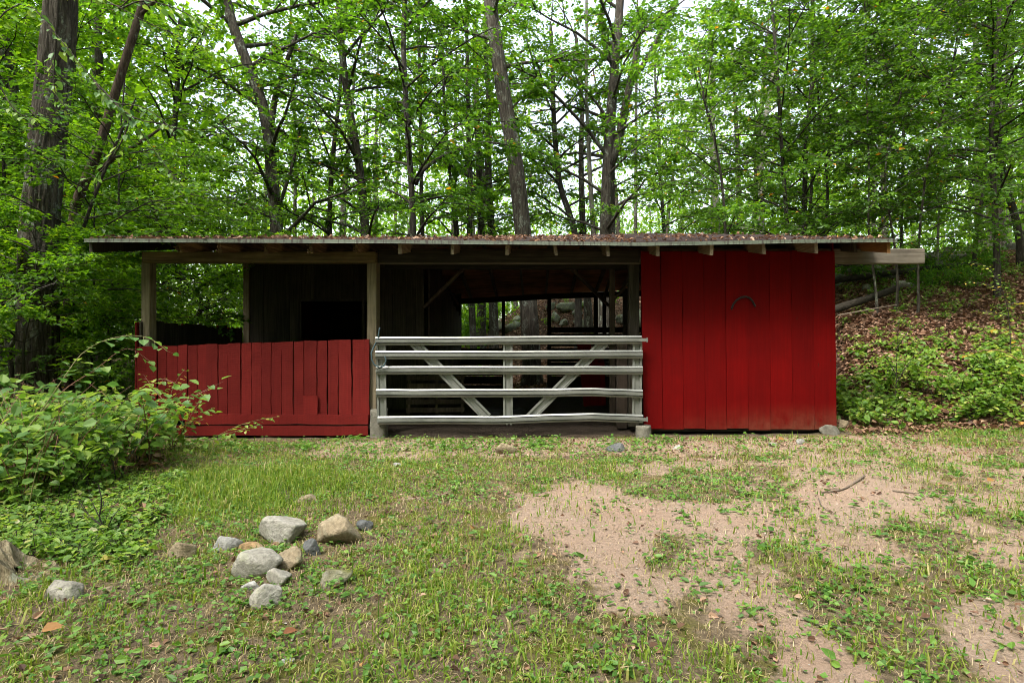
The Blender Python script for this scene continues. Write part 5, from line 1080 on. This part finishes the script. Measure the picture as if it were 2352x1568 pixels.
def flat_leaves(name, label, cat, n, dens, mname, ls, lift, seed, ratio=.75, tilt=.3, six=False, y1=8.2, y0=1.7, reg=None, rn=None, cl=0, fold=.1, droop=.1):
    global rg
    rg = np.random.default_rng(seed)
    X, Y = wedge(n, y0, y1) if reg is None else reg(n)
    if cl:
        nt_ = max(1, n // 14); id_ = rg.integers(0, nt_, n); X = X[:nt_][id_] + rg.normal(0, cl, n); Y = Y[:nt_][id_] + rg.normal(0, cl, n)
    k = (rg.random(n) < dens(X, Y)); k &= keep_out(X, Y) if reg is None else True
    X, Y = X[k], Y[k]; n = len(X); az = rg.uniform(0, 6.283, n); lv = Leaves()
    P = np.stack([X, Y, gz(X, Y) + lift * rg.uniform(.1, 1.2, n) + .004], -1)
    lv.add(P, np.stack([np.cos(az), np.sin(az), rg.normal(.05, tilt * .7, n)], -1), UP + rg.normal(0, tilt, (n, 3)), ls * rg.uniform(.5, 1.4, n), rg.beta(1.6, 1.8, n) if rn is None else rn(n), ratio)
    return tag(link(name, lv.mesh(name, six, droop, fold), M[mname]), label, cat, None, 'stuff')
flat_leaves('clover', 'low clover and broad-leaved weeds in the grass', 'ground cover', 150000, lambda X, Y: np.clip(.30 + 1.6 * (fbm(X * 1.3, Y * 1.3, 41) - .47), .02, 1) * (1 - .93 * dirt(X, Y)) * (1 - .6 * litterm(X, Y)), 'clover', .026, .03, 11, .85, .35, cl=.045)
flat_leaves('plantain_weeds', 'broad plantain rosettes scattered over the bare ground', 'ground cover', 9000, lambda X, Y: np.clip(.5 + .5 * (X > .5), 0, 1) * (1 - .6 * dirt(X, Y)), 'clover', .05, .02, 12, .5, .4, True, cl=.05)
flat_leaves('wall_foot_weeds', 'green weeds along the foot of the gate and half wall', 'ground cover', 16000, lambda X, Y: np.clip(1.3 - np.abs(Y - 7.0) / .55, 0, 1) * np.clip(.5 + 3 * (fbm(X * 2, Y * 2, 77) - .47), 0, 1) * (1 - .8 * ss(1.2, 2, X)), 'clover', .05, .06, 13, .6, .45, True, cl=.06, y0=6.2, y1=7.9)
flat_leaves('lawn_litter', 'scattered brown fallen leaves on the forecourt', 'leaf litter', 26000, lambda X, Y: .22 * (1 - .7 * dirt(X, Y)) + .5 * ss(5.9, 6.6, Y) * (X > -1) + .6 * litterm(X, Y), 'litter', .036, .012, 14, .62, .6, True, fold=.2, droop=.25)
flat_leaves('grit', 'small grey and pale pebbles on the bare dirt', 'gravel', 14000, lambda X, Y: .12 + .7 * dirt(X, Y), 'grit', .014, .002, 15, .9, .5, rn=lambda n: rg.uniform(0, 1, n))
def hill_reg(n):
    Y = rg.uniform(7.6, 19.5, n); X = xa(rg.uniform(1900, 2560, n), Y); k = X > 4.25; return X[k].repeat(1), Y[k]
def wrap(reg):
    def f(n):
        X, Y = reg(n); i = rg.integers(0, len(X), n); return X[i] + rg.normal(0, .05, n), Y[i] + rg.normal(0, .05, n)
    return f
flat_leaves('bank_leaf_litter', 'carpet of brown dead leaves on the right bank', 'leaf litter', 42000, lambda X, Y: (X > 4.3) * 1., 'litter', .095, .03, 16, .68, .45, False, reg=wrap(hill_reg), fold=.18, droop=.2)
def rear_reg(n):
    Y = rg.uniform(14.9, 28, n); return xa(rg.uniform(1030, 1500, n), Y), Y
flat_leaves('rear_leaf_litter', 'brown dead leaves on the bank behind the shed', 'leaf litter', 12000, lambda X, Y: 1 + 0 * X, 'litter', .11, .03, 17, .68, .45, reg=rear_reg, fold=.18, droop=.2)
def left_reg(n):
    Y = rg.uniform(4.0, 13, n); return xa(rg.uniform(-160, 380, n), Y), Y
flat_leaves('left_leaf_litter', 'brown dead leaves under the left thicket', 'leaf litter', 9000, lambda X, Y: ((X < -5.7) | (Y < 7.4)) * (xa(450, Y) > X) * 1., 'litter', .085, .02, 18, .68, .4, reg=left_reg)
# litter on the roof
rg = np.random.default_rng(19); n = 3400; X = rg.uniform(XL + .05, XR - .1, n); Y = YE + (YR - YE) * rg.beta(1, 1.6, n); k = rg.random(n) < np.clip(.35 + 2.2 * (fbm(X * 1.3, Y * 1.3, 55) - .45) + .5 * (Y < YE + .25), .05, 1); X, Y = X[k], Y[k]; n = len(X)
lv = Leaves(); az = rg.uniform(0, 6.28, n); lv.add(np.stack([X, Y, roofz(X, Y) + .016 + rg.uniform(0, .02, n)], -1), np.stack([np.cos(az), np.sin(az), rg.normal(.1, .25, n)], -1), UP + rg.normal(0, .45, (n, 3)), rg.uniform(.03, .10, n), rg.beta(1.6, 1.6, n), .6)
tag(link('roof_leaf_litter', lv.mesh('roof_leaf_litter', False, .2, .18), M['litter']), 'brown leaves and twigs lying on the shed roof', 'leaf litter', None, 'stuff')
# single fallen leaves one can pick out
for px, py, s, mm, lab in ((95, 1468, .085, 'leaf_orange', 'large curled orange-brown leaf in the lower left grass'), (230, 1298, .07, 'leaf_yellow', 'small bright yellow leaf beside the left weeds'), (2268, 1122, .09, 'leaf_orange', 'orange dead leaf near the right edge of the clearing'),
                           (1788, 1020, .10, 'leaf_orange', 'orange leaf on the dirt below the middle of the red wall'), (650, 1466, .06, 'leaf_rust', 'reddish brown leaf in front of the stone cluster')):
    g = grd(px, py); one = Leaves(); one.add(np.zeros((1, 3)), np.array([[.9, .3, .12]]), np.array([[.1, -.5, 1.]]), np.array([s]), np.array([.8]), .6)
    tag(link('fallen_leaf', one.mesh('fallen_leaf', True, .1, .22), M[mm], None, (g[0], g[1], float(gz(*g)) + .035)), lab, 'leaf', 'single fallen leaves')
